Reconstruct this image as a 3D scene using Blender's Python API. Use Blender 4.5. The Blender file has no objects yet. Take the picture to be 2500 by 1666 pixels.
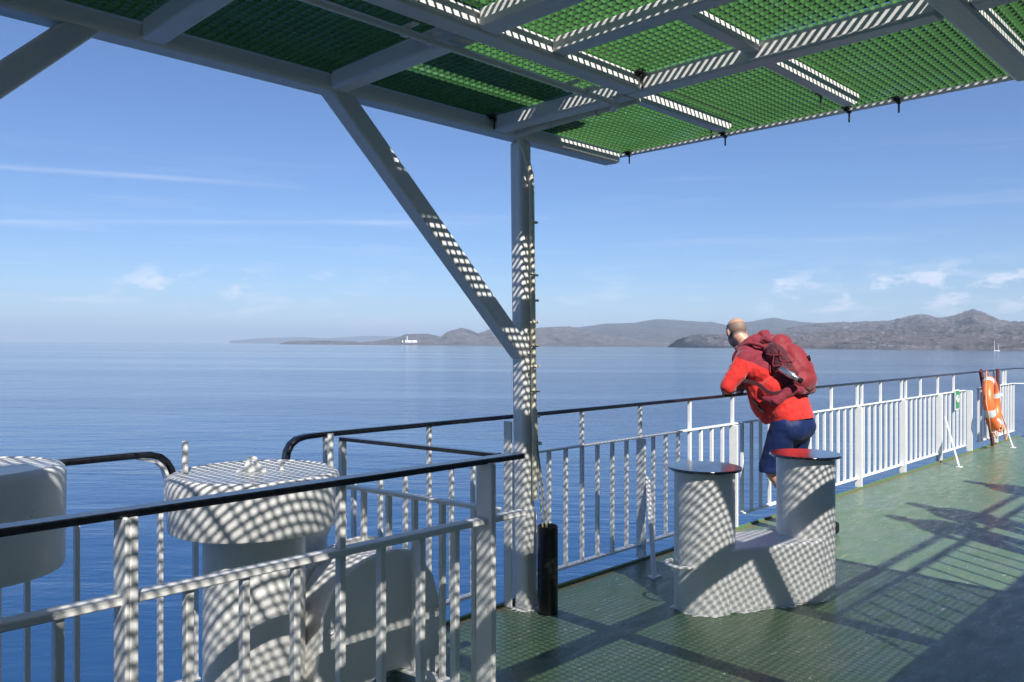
import bpy, bmesh, math, random
from mathutils import Vector, Matrix
random.seed(7)
R=math.radians
sc=bpy.context.scene
COL=sc.collection
# ------------------------------------------------------------------ frame
# X runs along the ship's side (right and away), Y outboard (left and away), Z up, deck z=0
A=R(44.75); CA,SA=math.cos(A),math.sin(A)
FPX=1967.0
EYE=Vector((0,0,1.5))
FW=Vector((CA,SA,0)); RT=Vector((SA,-CA,0)); UP=Vector((0,0,1))
SUN=Vector((0.50,0.93,-1.0)).normalized()      # direction the light travels

# ------------------------------------------------------------------ object helpers
def link(o,parent=None):
    COL.objects.link(o)
    if parent is not None: o.parent=parent
    return o
def tag(o,label=None,cat=None,group=None,kind=None):
    if label: o['label']=label
    if cat: o['category']=cat
    if group: o['group']=group
    if kind: o['kind']=kind
    return o
def thing(name,label,cat,loc=(0,0,0),group=None):
    o=bpy.data.objects.new(name,None); o.location=loc; o.empty_display_size=.1
    link(o); return tag(o,label,cat,group)
def wloc(o):
    v=Vector(o.location)
    while o.parent is not None:
        o=o.parent; v+=Vector(o.location)
    return v
def mk(name,bm,mat,parent=None,bevel=0,smooth=None,origin=None,segs=2):
    """world-space bmesh -> one mesh object (vertices made local to its parent / origin)"""
    bmesh.ops.recalc_face_normals(bm,faces=bm.faces[:])
    me=bpy.data.meshes.new(name)
    off=wloc(parent) if parent is not None else Vector((0,0,0))
    o_loc=Vector((0,0,0))
    if origin is not None: o_loc=Vector(origin)-off
    bmesh.ops.translate(bm,verts=bm.verts[:],vec=-(off+o_loc))
    if smooth is not None:
        for f in bm.faces: f.smooth=True
    bm.to_mesh(me); bm.free()
    mats=mat if isinstance(mat,(list,tuple)) else [mat]
    for m in mats: me.materials.append(m)
    o=bpy.data.objects.new(name,me); o.location=o_loc
    if smooth is not None:
        try: me.set_sharp_from_angle(angle=R(smooth))
        except Exception: pass
    link(o,parent)
    if bevel:
        b=o.modifiers.new('bevel','BEVEL'); b.width=bevel; b.segments=segs; b.limit_method='ANGLE'; b.angle_limit=R(35)
    return o
def B(): return bmesh.new()
def hexa(bm,p):
    v=[bm.verts.new(q) for q in p]
    for f in ((0,3,2,1),(4,5,6,7),(0,1,5,4),(1,2,6,5),(2,3,7,6),(3,0,4,7)):
        bm.faces.new([v[i] for i in f])
def box(bm,x0,x1,y0,y1,z0,z1):
    hexa(bm,[(x0,y0,z0),(x1,y0,z0),(x1,y1,z0),(x0,y1,z0),(x0,y0,z1),(x1,y0,z1),(x1,y1,z1),(x0,y1,z1)])
def obox(bm,p0,p1,w,h,up=(0,0,1),w1=None,h1=None):
    p0=Vector(p0);p1=Vector(p1);d=(p1-p0).normalized();s=d.cross(Vector(up)).normalized();u=s.cross(d).normalized()
    w1=w if w1 is None else w1; h1=h if h1 is None else h1
    q=[]
    for p,a,b in((p0,w,h),(p1,w1,h1)):
        q.append([p-s*a/2-u*b/2,p+s*a/2-u*b/2,p+s*a/2+u*b/2,p-s*a/2+u*b/2])
    hexa(bm,q[0]+q[1])
def frames(pts):
    pts=[Vector(p) for p in pts]; out=[]; prev=None
    for i,p in enumerate(pts):
        t=(pts[min(i+1,len(pts)-1)]-pts[max(i-1,0)]).normalized()
        if prev is None:
            a=Vector((0,0,1)) if abs(t.z)<.9 else Vector((1,0,0))
            n=t.cross(a).normalized()
        else:
            n=(prev-t*prev.dot(t)).normalized()
        prev=n; out.append((p,n,t.cross(n).normalized()))
    return out
def tube(bm,pts,r,n=10,caps=True):
    rs=r if isinstance(r,(list,tuple)) else [r]*len(pts)
    rings=[]
    for (p,a,b),rr in zip(frames(pts),rs):
        rings.append([bm.verts.new(p+(a*math.cos(2*math.pi*k/n)+b*math.sin(2*math.pi*k/n))*rr) for k in range(n)])
    for q,w in zip(rings,rings[1:]):
        for k in range(n): bm.faces.new((q[k],q[(k+1)%n],w[(k+1)%n],w[k]))
    if caps:
        bm.faces.new(rings[0][::-1]); bm.faces.new(rings[-1])
def ribbon(bm,pts,w,h,side=(0,1,0)):
    """flat bar swept along pts, w wide along side, h thick"""
    side=Vector(side).normalized(); pts=[Vector(p) for p in pts]; rings=[]
    for i,p in enumerate(pts):
        t=(pts[min(i+1,len(pts)-1)]-pts[max(i-1,0)]).normalized()
        s=(side-t*side.dot(t)).normalized(); u=s.cross(t).normalized()
        rings.append([bm.verts.new(p+s*a*w/2+u*b*h/2) for a,b in((-1,-1),(1,-1),(1,1),(-1,1))])
    for q,v in zip(rings,rings[1:]):
        for k in range(4): bm.faces.new((q[k],q[(k+1)%4],v[(k+1)%4],v[k]))
    bm.faces.new(rings[0][::-1]); bm.faces.new(rings[-1])
def lathe(bm,c,prof,n=48):
    c=Vector(c); rings=[]
    for r,z in prof:
        rings.append([bm.verts.new(c+Vector((r*math.cos(2*math.pi*k/n),r*math.sin(2*math.pi*k/n),z))) for k in range(n)])
    for q,w in zip(rings,rings[1:]):
        for k in range(n): bm.faces.new((q[k],q[(k+1)%n],w[(k+1)%n],w[k]))
    bm.faces.new(rings[0][::-1]); bm.faces.new(rings[-1])
def prism(bm,poly,f0,f1):
    """poly: 2d points; f0,f1 map a 2d point to the two end faces"""
    a=[bm.verts.new(f0(*p)) for p in poly]; b=[bm.verts.new(f1(*p)) for p in poly]
    bm.faces.new(a[::-1]); bm.faces.new(b)
    n=len(poly)
    for k in range(n): bm.faces.new((a[k],a[(k+1)%n],b[(k+1)%n],b[k]))
def torus(bm,c,ax,Rr,r,n=48,m=14,a0=0,a1=2*math.pi):
    c=Vector(c);ax=Vector(ax).normalized(); e=Vector((0,0,1)) if abs(ax.z)<.9 else Vector((1,0,0))
    u=ax.cross(e).normalized(); v=ax.cross(u).normalized(); full=abs(a1-a0-2*math.pi)<1e-6
    rings=[]
    for i in range(n if full else n+1):
        t=a0+(a1-a0)*i/n; d=u*math.cos(t)+v*math.sin(t)
        rings.append([bm.verts.new(c+d*(Rr+r*math.cos(2*math.pi*k/m))+ax*r*math.sin(2*math.pi*k/m)) for k in range(m)])
    L=len(rings)
    for i in range(L if full else L-1):
        q,w=rings[i],rings[(i+1)%L]
        for k in range(m): bm.faces.new((q[k],q[(k+1)%m],w[(k+1)%m],w[k]))
    if not full: bm.faces.new(rings[0][::-1]); bm.faces.new(rings[-1])
def copy_at(o,parent,delta):
    c=o.copy(); c.location=Vector(o.location)+Vector(delta); link(c); c.parent=parent; return c

# ------------------------------------------------------------------ materials
def newmat(name):
    m=bpy.data.materials.new(name); m.use_nodes=True
    nt=m.node_tree; return m,nt,nt.nodes['Principled BSDF']
def N(nt,t,**k):
    n=nt.nodes.new(t)
    for a,b in k.items():
        if a in n.inputs: n.inputs[a].default_value=b
        else: setattr(n,a,b)
    return n
def ramp(nt,stops,interp='LINEAR'):
    n=nt.nodes.new('ShaderNodeValToRGB'); n.color_ramp.interpolation=interp
    e=n.color_ramp.elements
    while len(e)<len(stops): e.new(.5)
    for i,(p,c) in enumerate(stops):
        e[i].position=p; e[i].color=(c,c,c,1) if isinstance(c,(int,float)) else (*c,1)
    return n
def mixc(nt,fac,a,b):
    n=nt.nodes.new('ShaderNodeMix'); n.data_type='RGBA'
    for i,v in ((0,fac),(6,a),(7,b)):
        if isinstance(v,bpy.types.NodeSocket): nt.links.new(v,n.inputs[i])
        elif i==0: n.inputs[0].default_value=v
        else: n.inputs[i].default_value=(*v,1)
    return n.outputs[2]
def noise(nt,scale,detail=4,rough=.55,vec=None,stretch=None):
    n=N(nt,'ShaderNodeTexNoise'); n.inputs['Scale'].default_value=scale
    n.inputs['Detail'].default_value=detail; n.inputs['Roughness'].default_value=rough
    src=vec
    if src is None:
        tc=nt.nodes.new('ShaderNodeTexCoord'); src=tc.outputs['Object']
    if stretch:
        mp=nt.nodes.new('ShaderNodeMapping'); mp.inputs['Scale'].default_value=stretch
        nt.links.new(src,mp.inputs[0]); src=mp.outputs[0]
    nt.links.new(src,n.inputs['Vector']); return n
def bump(nt,h,strength,dist,bs):
    b=N(nt,'ShaderNodeBump'); b.inputs['Strength'].default_value=strength; b.inputs['Distance'].default_value=dist
    nt.links.new(h,b.inputs['Height']); nt.links.new(b.outputs[0],bs.inputs['Normal']); return b
def paint(name,col,rough=.4,lump=.5,dist=.004,scale=22,stain=None,stain_amt=(.62,.72),var=.10,stain_scale=3.2,spec=.5,stretch=None,coat=0):
    m,nt,bs=newmat(name)
    n1=noise(nt,scale,5,.6); n2=noise(nt,stain_scale,6,.62,stretch=stretch)
    r=ramp(nt,[(.3,1-var),(.7,1.0)]); nt.links.new(n2.outputs[0],r.inputs[0])
    mul=nt.nodes.new('ShaderNodeMix'); mul.data_type='RGBA'; mul.blend_type='MULTIPLY'; mul.inputs[0].default_value=1
    mul.inputs[6].default_value=(*col,1); nt.links.new(r.outputs[0],mul.inputs[7]); c=mul.outputs[2]
    if stain:
        n3=noise(nt,stain_scale*2.3,8,.7)
        r3=ramp(nt,[(stain_amt[0],0),(stain_amt[1],1)]); nt.links.new(n3.outputs[0],r3.inputs[0])
        c=mixc(nt,r3.outputs[0],c,stain)
    nt.links.new(c,bs.inputs['Base Color'])
    bs.inputs['Roughness'].default_value=rough; bs.inputs['Specular IOR Level'].default_value=spec
    if coat: bs.inputs['Coat Weight'].default_value=coat; bs.inputs['Coat Roughness'].default_value=.12
    bump(nt,n1.outputs[0],lump,dist,bs)
    return m
def rusty(name,amt,col=(.74,.745,.73)):
    """white ship's paint with yellowed runs and rust that breaks out in small spots"""
    m,nt,bs=newmat(name)
    n1=noise(nt,30,5,.6)
    run=noise(nt,3.0,5,.6,stretch=(2.2,2.2,.35)); rr=ramp(nt,[(.60,0),(.78,1)]); nt.links.new(run.outputs[0],rr.inputs[0])
    mm=nt.nodes.new('ShaderNodeMath'); mm.operation='MULTIPLY'; mm.inputs[1].default_value=.55; nt.links.new(rr.outputs[0],mm.inputs[0])
    c=mixc(nt,mm.outputs[0],col,(.60,.54,.36))
    sp=noise(nt,26,7,.75); rs=ramp(nt,[(amt,0),(amt+.03,1)]); nt.links.new(sp.outputs[0],rs.inputs[0])
    c=mixc(nt,rs.outputs[0],c,(.10,.045,.02))
    nt.links.new(c,bs.inputs['Base Color']); bs.inputs['Roughness'].default_value=.38
    bump(nt,n1.outputs[0],.45,.004,bs)
    return m
WHITE=paint('white_ship_paint',(.79,.79,.765),.36,.5,.005,20,var=.09,stain=(.50,.45,.36),stain_amt=(.665,.70),stain_scale=5)
WHITE2=rusty('white_rusting_paint',.68)
BEAMW=rusty('white_beam_paint',.70,(.76,.76,.73))
BLACKR=paint('black_handrail_paint',(.012,.013,.018),.26,.35,.002,60,var=.2,coat=.3)
NAVYCAP=paint('dark_navy_gloss',(.010,.014,.03),.16,.25,.0015,30,stain=(.35,.36,.36),stain_amt=(.72,.76),var=.2,coat=.6)
BLACKT=paint('black_plastic',(.010,.010,.011),.33,.1,.001,40,var=.1)
PIPEY=rusty('old_cream_pipe',.66,(.70,.66,.50))
CABLE=paint('cream_cable',(.50,.45,.30),.5,.2,.001,60,var=.2)
MAROONW=paint('maroon_painted_wood',(.13,.035,.03),.5,.4,.002,40,var=.3)
ORANGE=paint('orange_plastic',(.86,.17,.045),.38,.15,.001,30,var=.08)
REFLT=paint('silver_reflective_tape',(.62,.66,.66),.35,.1,.001,60)
ROPEM=paint('orange_white_rope',(.72,.33,.18),.7,.4,.001,120,var=.25)
ROPEW=paint('white_rope',(.7,.7,.68),.7,.4,.001,120,var=.2)
STEEL=paint('brushed_steel',(.72,.66,.60),.32,.1,.001,60); STEEL.node_tree.nodes['Principled BSDF'].inputs['Metallic'].default_value=1
GREENS=paint('green_sign_enamel',(.02,.30,.12),.4,.05,.001,30)
WSIGN=paint('white_sign_enamel',(.8,.8,.8),.4,.05,.001,30)
HULLW=paint('white_superstructure_paint',(.74,.74,.73),.5,.3,.003,6,var=.1)
CLAMPM=paint('dark_galvanised_clamp',(.06,.06,.06),.4,.4,.002,60,stain=(.5,.5,.5),var=.3)
def grp():
    m,nt,bs=newmat('green_fibreglass')
    n2=noise(nt,3.2,5,.6); r=ramp(nt,[(.32,(.055,.155,.045)),(.55,(.065,.185,.055)),(.75,(.08,.20,.11))]); nt.links.new(n2.outputs[0],r.inputs[0])
    n3=noise(nt,60,4,.6); r3=ramp(nt,[(.66,0),(.74,1)]); nt.links.new(n3.outputs[0],r3.inputs[0])
    c=mixc(nt,r3.outputs[0],r.outputs[0],(.30,.42,.26))
    nt.links.new(c,bs.inputs['Base Color']); bs.inputs['Roughness'].default_value=.34
    bump(nt,n3.outputs[0],.3,.001,bs)
    return m
GRP=grp()
def deckmat():
    m,nt,bs=newmat('green_deck_paint')
    n1=noise(nt,1.1,6,.6); r1=ramp(nt,[(.30,(.078,.140,.070)),(.52,(.092,.158,.088)),(.72,(.090,.150,.112))]); nt.links.new(n1.outputs[0],r1.inputs[0])
    c=r1.outputs[0]
    # long scuffs along the deck
    n4=noise(nt,5,8,.72,stretch=(.35,1.6,1)); r4=ramp(nt,[(.50,0),(.74,.75)]); nt.links.new(n4.outputs[0],r4.inputs[0])
    c=mixc(nt,r4.outputs[0],c,(.17,.19,.13))
    n5=noise(nt,9,7,.7,stretch=(.5,1.3,1)); r5=ramp(nt,[(.28,.55),(.42,0)]); nt.links.new(n5.outputs[0],r5.inputs[0])
    c=mixc(nt,r5.outputs[0],c,(.035,.065,.038))
    # white paint flecks
    n2=noise(nt,34,5,.75); r2=ramp(nt,[(.64,0),(.66,1)]); nt.links.new(n2.outputs[0],r2.inputs[0])
    c=mixc(nt,r2.outputs[0],c,(.62,.64,.58))
    n6=noise(nt,7,9,.8,stretch=(.5,1.5,1)); r6=ramp(nt,[(.625,0),(.65,1)]); nt.links.new(n6.outputs[0],r6.inputs[0])
    c=mixc(nt,r6.outputs[0],c,(.55,.50,.38))
    # grit and rust gathered against the edge of the deck
    tc=nt.nodes.new('ShaderNodeTexCoord'); sx=nt.nodes.new('ShaderNodeSeparateXYZ'); nt.links.new(tc.outputs['Object'],sx.inputs[0])
    mr=nt.nodes.new('ShaderNodeMapRange'); mr.inputs[1].default_value=3.02; mr.inputs[2].default_value=3.22; nt.links.new(sx.outputs[1],mr.inputs[0])
    n7=noise(nt,16,8,.75); ad=nt.nodes.new('ShaderNodeMath'); ad.operation='MULTIPLY'; nt.links.new(mr.outputs[0],ad.inputs[0]); nt.links.new(n7.outputs[0],ad.inputs[1])
    r7=ramp(nt,[(.36,0),(.50,1)]); nt.links.new(ad.outputs[0],r7.inputs[0])
    c=mixc(nt,r7.outputs[0],c,(.17,.13,.06))
    n8=noise(nt,45,8,.8); ad2=nt.nodes.new('ShaderNodeMath'); ad2.operation='MULTIPLY'; nt.links.new(mr.outputs[0],ad2.inputs[0]); nt.links.new(n8.outputs[0],ad2.inputs[1])
    r8=ramp(nt,[(.58,0),(.61,1)]); nt.links.new(ad2.outputs[0],r8.inputs[0])
    c=mixc(nt,r8.outputs[0],c,(.5,.45,.3))
    nt.links.new(c,bs.inputs['Base Color'])
    rr=ramp(nt,[(.35,.20),(.7,.48)]); nt.links.new(n5.outputs[0],rr.inputs[0]); nt.links.new(rr.outputs[0],bs.inputs['Roughness'])
    bump(nt,n4.outputs[0],.5,.008,bs)
    return m
DECK=deckmat()

# ------------------------------------------------------------------ setting: deck, kerb, upper deck, superstructure
bm=B(); box(bm,-8,14.9,-9,3.235,-.15,0); tag(mk('deck',bm,DECK),kind='structure')
bm=B(); ribbon(bm,[(x*.5-8,3.247,-.031+.003*math.sin(x*1.7)) for x in range(46)],.022,.09); 
tag(mk('deck_kerb',bm,paint('green_kerb_paint',(.10,.20,.09),.5,.5,.006,14,stain=(.20,.12,.05),stain_amt=(.55,.66),stain_scale=5)),kind='structure')
bm=B(); box(bm,-8,22,-9,-1.385,2.74,2.90); tag(mk('upper_deck',bm,HULLW),kind='structure')
bm=B(); box(bm,-8,-.42,-1.384,.70,2.735,2.895); box(bm,-8,-.14,.70,1.33,2.735,2.895); tag(mk('side_shade_slab',bm,HULLW),kind='structure')  # slabs added out of view to shade the left drum and rail
bm=B(); box(bm,-8,22,-9,-3.2,0.004,2.736)
for (xa,xb,ya,yb,lab_) in ((.60,1.24,.50,.81,'wide added shadow board lying on the canopy gratings'),(.44,1.03,.31,.45,'narrow added shadow board lying on the canopy gratings')):
    bm2=B(); box(bm2,xa,xb,ya,yb,2.7052,2.735); tag(mk('caster',bm2,HULLW,origin=(xa,ya,2.7052)),lab_,'caster')  # flat boxes added out of view to shade the fairlead plate
sw=thing('deckhouse','white painted deckhouse wall under the upper deck','deckhouse',(5,-3.2,0))
mk('wall',bm,HULLW,sw)
hs=thing('overhead_shade','added white shade slabs, out of view high above the deck canopy','shade slab',(0,0,5.6))  # unseen slabs, added and shaped to darken the outboard gratings and brace head
bm=B(); box(bm,-9,-1.6,-.40,1.0,5.56,6.9); mk('shade_box',bm,HULLW,hs)
bm=B(); box(bm,-9,.74,-.42,4.4,5.40,5.5); mk('shade_slab',bm,HULLW,hs)
bm=B(); box(bm,.742,2.07,.29,1.95,5.40,5.496); mk('shade_panel',bm,HULLW,hs)
bm=B(); box(bm,.742,1.66,.0,.125,5.40,5.496); mk('shade_bar',bm,HULLW,hs)

# ------------------------------------------------------------------ canopy frame
cf=thing('deck_canopy','white steel canopy of box beams, columns and diagonal braces over the deck','canopy',(3.2,3.12,0))
ZB=2.605; ZT=2.683
def beam(x0,x1,y0,y1,z0=ZB,z1=ZT,name='beam',bev=.012):
    b=B(); box(b,x0,x1,y0,y1,z0,z1); return mk(name,b,BEAMW,cf,bevel=bev,smooth=40)
beam(-6,4.055,3.06,3.185,z1=ZT-.001,name='longitudinal_beam',bev=.02)
beam(-6,2.935,2.105,2.20,z1=ZT-.002,name='longitudinal_beam')
beam(1.235,3.97,.80,.895,z0=ZB-.002,z1=ZT-.002,name='longitudinal_beam')
beam(-.5,3.97,.03,.125,z0=ZB+.002,z1=ZT-.002,name='longitudinal_beam')
for x0,x1 in ((2.94,3.035),(1.95,2.04),(1.145,1.23),(-.60,-.51)):
    beam(x0,x1,2.203,3.057,name='transverse_beam')
    if x0<2.9: beam(x0,x1,.898,2.102,name='transverse_beam')
    beam(x0,x1,.127,.797,name='transverse_beam'); beam(x0,x1,-1.38,.028,name='transverse_beam')
beam(2.94,3.035,.898,2.2,name='transverse_beam')
beam(2.345,2.42,.898,2.102,z0=2.625,name='cross_bar',bev=.006)
beam(2.423,2.937,1.54,1.60,z0=2.64,name='cross_bar',bev=.006)
for y0,y1,x1 in ((2.22,2.285,3.92),(1.54,1.60,3.92)):
    b=B(); pts=[(3.038,ZT-.001),(3.038,ZB+.01),(x1-.05,2.622),(x1,ZT-.03),(x1,ZT-.001)]
    prism(b,pts,lambda x,z,y=y0:(x,y,z),lambda x,z,y=y0+.012:(x,y,z))
    box(b,3.038,x1-.03,y0+.0125,y1,2.628,2.636)
    mk('cantilever_bracket',b,BEAMW,cf)
b=B(); box(b,4.125,4.15,-1.35,3.14,2.668,2.712); box(b,4.105,4.1245,-1.35,3.14,2.668,2.676); mk('edge_trim',b,BEAMW,cf)
def column(xt,xb,y0=3.075,y1=3.17,w=.088,z1=2.604):
    b=B(); hexa(b,[(xb,y0,0),(xb+w,y0,0),(xb+w,y1,0),(xb,y1,0),(xt,y0,z1),(xt+w,y0,z1),(xt+w,y1,z1),(xt,y1,z1)])
    return mk('column',b,WHITE2,cf,bevel=.02,smooth=40,segs=3)
column(3.172,3.212)
def brace(p0,p1):
    b=B(); obox(b,p0,p1,.092,.098,up=(0,1,0)); return mk('diagonal_brace',b,WHITE2,cf,bevel=.014,smooth=40,segs=3)
brace((1.978,3.122,2.66),(3.225,3.122,1.425))
column(-.33,-.33); brace((.98,3.122,2.64),(-.24,3.122,1.43))
# welded gusset plates on the column foot
b=B(); box(b,3.196,3.208,3.176,3.235,0,1.045); mk('base_plate',b,WHITE,cf,bevel=.003)
b=B(); pl=[(3.10,0.0),(3.16,0.0),(3.16,.46),(3.15,.50),(3.12,.53),(3.10,.54)]
prism(b,pl,lambda y,z:(3.318,y,z),lambda y,z:(3.328,y,z)); mk('base_plate',b,WHITE,cf,bevel=.003)
b=B(); v0=[];v1=[]
for k in range(40):
    t=k/40*2*math.pi; ca_,sa_=math.cos(t),math.sin(t); m_=max(abs(ca_),abs(sa_)); rr=.046/m_+.006+random.random()**2*.035
    v0.append(b.verts.new((3.256+ca_*.03,3.122+sa_*.03,.004))); v1.append(b.verts.new((3.256+ca_*rr,3.122+sa_*rr,.0012)))
for k in range(40): b.faces.new((v0[k],v1[k],v1[(k+1)%40],v0[(k+1)%40]))
mk('paint_spill',b,WHITE,cf)

# ------------------------------------------------------------------ gratings
XS=[(-.85,.385,'first'),(.389,1.187,'second'),(1.191,1.995,'third'),(1.999,2.988,'fourth'),(2.992,4.118,'fifth')]
YS=[(-1.35,.845,'inboard'),(.849,2.15,'middle'),(2.154,3.13,'outboard')]
P=.038; BW=.0037; ZG0,ZG1=2.6855,2.7045
glab={('third','outboard'):'dark shaded green grating panel right of the broad left transverse beam',
('fourth','outboard'):'green grating panel half in shadow, left of the column top',
('fifth','outboard'):'green grating panel at the outer corner of the canopy past the column',
('fourth','middle'):'sunlit green grating panel at top centre above the striped beam',
('fifth','middle'):'wide green grating panel along the free end of the canopy, top right',
('fifth','inboard'):'green grating panel at the far right corner beyond the big end beam',
('second','outboard'):'dark sliver of green grating at the top left above the gusset'}
for x0,x1,nx in XS:
    for y0,y1,ny in YS:
        b=B(); jx=random.random()*.01; jy=random.random()*.01
        n=int((y1-y0-BW)/P); oy=(y1-y0-n*P)/2
        ys=[y0+BW/2]+[y0+oy+P*k for k in range(1,n)]+[y1-BW/2]
        for y in ys:
            hexa(b,[(x0,y-BW*.42,ZG0),(x1,y-BW*.42,ZG0),(x1,y+BW*.42,ZG0),(x0,y+BW*.42,ZG0),(x0,y-BW*.58,ZG1),(x1,y-BW*.58,ZG1),(x1,y+BW*.58,ZG1),(x0,y+BW*.58,ZG1)])
        n=int((x1-x0-BW)/P); ox=(x1-x0-n*P)/2
        xs=[x0+BW/2+.0003]+[x0+ox+P*k for k in range(1,n)]+[x1-BW/2-.0003]
        for x in xs:
            a=y0+.0004; c=y1-.0004; za=ZG0+.0006; zb=ZG1-.0006
            hexa(b,[(x-BW*.42,a,za),(x+BW*.42,a,za),(x+BW*.42,c,za),(x-BW*.42,c,za),(x-BW*.58,a,zb),(x+BW*.58,a,zb),(x+BW*.58,c,zb),(x-BW*.58,c,zb)])
        o=mk('canopy_grating',b,GRP,origin=((x0+x1)/2,(y0+y1)/2,ZG0))
        lab=glab.get((nx,ny)) or 'green square-mesh grating panel of the canopy, %s bay from the left, %s row'%(nx,ny)
        tag(o,lab,'grating panel','green grating panels of the canopy')
# ------------------------------------------------------------------ clamps holding the gratings
def clamp():
    t=thing('grating_clamp','x','clamp',(0,0,0),'dark clamps holding down the gratings')
    b=B(); box(b,-.028,.028,-.006,.030,-.006,.002); box(b,-.02,.02,.012,.018,-.02,-.006); mk('clip_plate',b,CLAMPM,t,bevel=.001)
    b=B(); tube(b,[(0,0,.02),(0,0,-.075)],.0048,8); lathe(b,(0,0,-.03),[(.011,0),(.011,.011)],6); mk('bolt',b,CLAMPM,t)
    return t
c0=clamp(); first=True
CL=[(4.10,3.03,'dark clamp at the outer corner of the canopy by the column'),(4.10,2.36,'dark clamp on the canopy end left of the first bracket tip'),(4.10,1.66,'dark clamp on the canopy end left of the second bracket tip'),(4.10,1.42,'dark clamp with a bright nut on the canopy end right of the second bracket tip'),
 (2.91,2.08,'dark clamp in the corner where the two middle beams meet'),(2.93,3.035,'dark clamp in the corner between beams beside the column top'),
 (3.9,2.33,'dark clamp under the grating beside the first cantilever bracket'),(3.72,1.64,'dark clamp under the grating beside the second cantilever bracket'),(1.985,3.04,'dark clamp beside the head of the diagonal brace')]
for x,y,l in CL:
    if first: t=c0; first=False
    else:
        t=c0.copy(); link(t)
        for ch in c0.children:
            c=ch.copy(); link(c); c.parent=t
    t.location=(x,y,2.680); t['label']=l
# ------------------------------------------------------------------ conduits
cd=thing('conduit','grey painted conduit running beneath the middle longitudinal beam','conduit',(2.4,2.24,2.6))
b=B(); tube(b,[(-1,2.262,2.585),(2.90,2.262,2.585),(2.965,2.262,2.58),(3.0,2.31,2.575)],.0135,10); mk('pipe',b,BEAMW,cd,smooth=50)
for x in (1.75,1.86,2.62,2.74,1.0,.9):
    b=B(); box(b,x-.014,x+.014,2.202,2.275,2.598,2.604); box(b,x-.014,x+.014,2.249,2.275,2.57,2.5975); mk('pipe_bracket',b,BEAMW,cd)
cd=thing('conduit','cream conduit under the transverse beam, bending down along the column','conduit',(3.3,3.0,2.6))
b=B(); pts=[(3.055,2.205,2.612),(3.06,2.6,2.606),(3.066,2.90,2.60),(3.075,3.0,2.59),(3.15,3.03,2.54),(3.19,3.04,2.47),(3.222,3.045,2.40)]
tube(b,pts,.016,10); mk('pipe',b,PIPEY,cd,smooth=50)
b=B(); pts=[(3.222,3.045,2.40)]+[(3.222+.04*(2.4-z)/2.4,3.045,z) for z in (2.0,1.5,1.0,.62)]
tube(b,pts,.014,10); mk('pipe',b,PIPEY,cd,smooth=50)
b=B(); pts=[(3.25,3.060,2.36)]+[(3.25+.04*(2.4-z)/2.4,3.062,z) for z in (2.0,1.5,1.0,.85)]
tube(b,pts,.009,8); mk('pipe',b,PIPEY,cd,smooth=50)
for z in (2.15,1.86,1.72,1.60,1.47,1.36,1.22,1.08,.93):
    x=3.224+.04*(2.4-z)/2.4
    b=B(); box(b,x-.04,x+.022,3.024,3.030,z-.005,z+.005); box(b,x+.012,x+.030,3.028,3.06,z-.006,z+.006); mk('pipe_clip',b,PIPEY,cd)
for y in (2.45,2.75,2.9):
    b=B(); torus(b,(3.06,y,2.606),(0,1,0),.019,.004,16,6); mk('pipe_clip',b,PIPEY,cd)
ca=thing('cable_bundle','cream cables drooping from the column into the black tube','cables',(3.29,3.0,.5))
for dx,dy in ((0,0),(.008,.012),(-.01,.008)):
    b=B(); tube(b,[(3.262+dx,3.045+dy,1.12),(3.268+dx,3.04+dy,.9),(3.283+dx*1.5,3.015+dy,.68),(3.287+dx*2,2.998+dy,.52),(3.289+dx*2,2.99+dy,.43)],.0052,7); mk('cable',b,CABLE,ca,smooth=50)
b=B(); torus(b,(3.276,3.04,.935),(0,0,1),.016,.004,14,6); torus(b,(3.277,3.04,.925),(.1,0,1),.016,.004,14,6); mk('tie',b,CABLE,ca)

# ------------------------------------------------------------------ black tube by the column
bt=thing('black_tube','black upright plastic tube standing at the foot of the column','tube',(3.29,2.985,0))
b=B(); r=.057; prof=[(r,0.002),(r,.478),(r-.006,.482),(r-.008,.478),(r-.008,.44),(.001,.439)]
lathe(b,(3.29,2.985,0),prof,36); mk('casing',b,BLACKT,bt,smooth=40)
b=B(); lathe(b,(3.29,2.985,0),[(.026,.4395),(.026,.452),(.02,.456)],20); mk('gland',b,STEEL,bt,smooth=40)

# ------------------------------------------------------------------ main ship's side railing
mr=thing('side_railing','long white barred railing along the ship side with black handrail','railing',(7.1,3.3,0))
YR=3.3
pts=[(1.873,YR,.93),(1.872,YR,.965),(1.878,YR,.995),(1.895,YR,1.025),(1.925,YR,1.046),(1.97,YR,1.056),(2.05,YR,1.058)]+[(x,YR,1.058+.0005*(x-2)) for x in (3,5,8,11,13,14.44)]
b=B(); ribbon(b,pts,.05,.024); mk('handrail',b,BLACKR,mr,bevel=.009,smooth=40,segs=3)
b=B(); ribbon(b,[(14.44,3.3,1.064),(14.55,3.2,1.065),(14.60,2.6,1.065),(14.6,-1,1.065)],.048,.012,side=(1,.3,0)); mk('handrail',b,BLACKR,mr,bevel=.003)
for n,x0,x1 in (('m',2.07,5.93),('m',6.03,6.5),('m',6.6,10.98),('m',11.02,11.95),('m',12.55,14.45)):
    b=B(); box(b,x0,x1,YR-.024,YR+.02,.824,.836); mk('midrail',b,WHITE,mr,bevel=.003,smooth=40)
b=B(); ribbon(b,[(14.45,3.3,.83),(14.58,3.1,.83),(14.6,-1,.83)],.044,.012,side=(1,.3,0)); mk('midrail',b,WHITE,mr)
for x0,x1 in ((2.07,3.07),(3.35,4.62),(4.66,5.9),(6.0,8.36),(8.4,10.86),(10.9,11.95),(12.55,14.44)):
    b=B(); box(b,x0,x1,YR-.026,YR+.022,.084,.098); mk('bottom_rail',b,WHITE,mr,bevel=.003,smooth=40)
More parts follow.
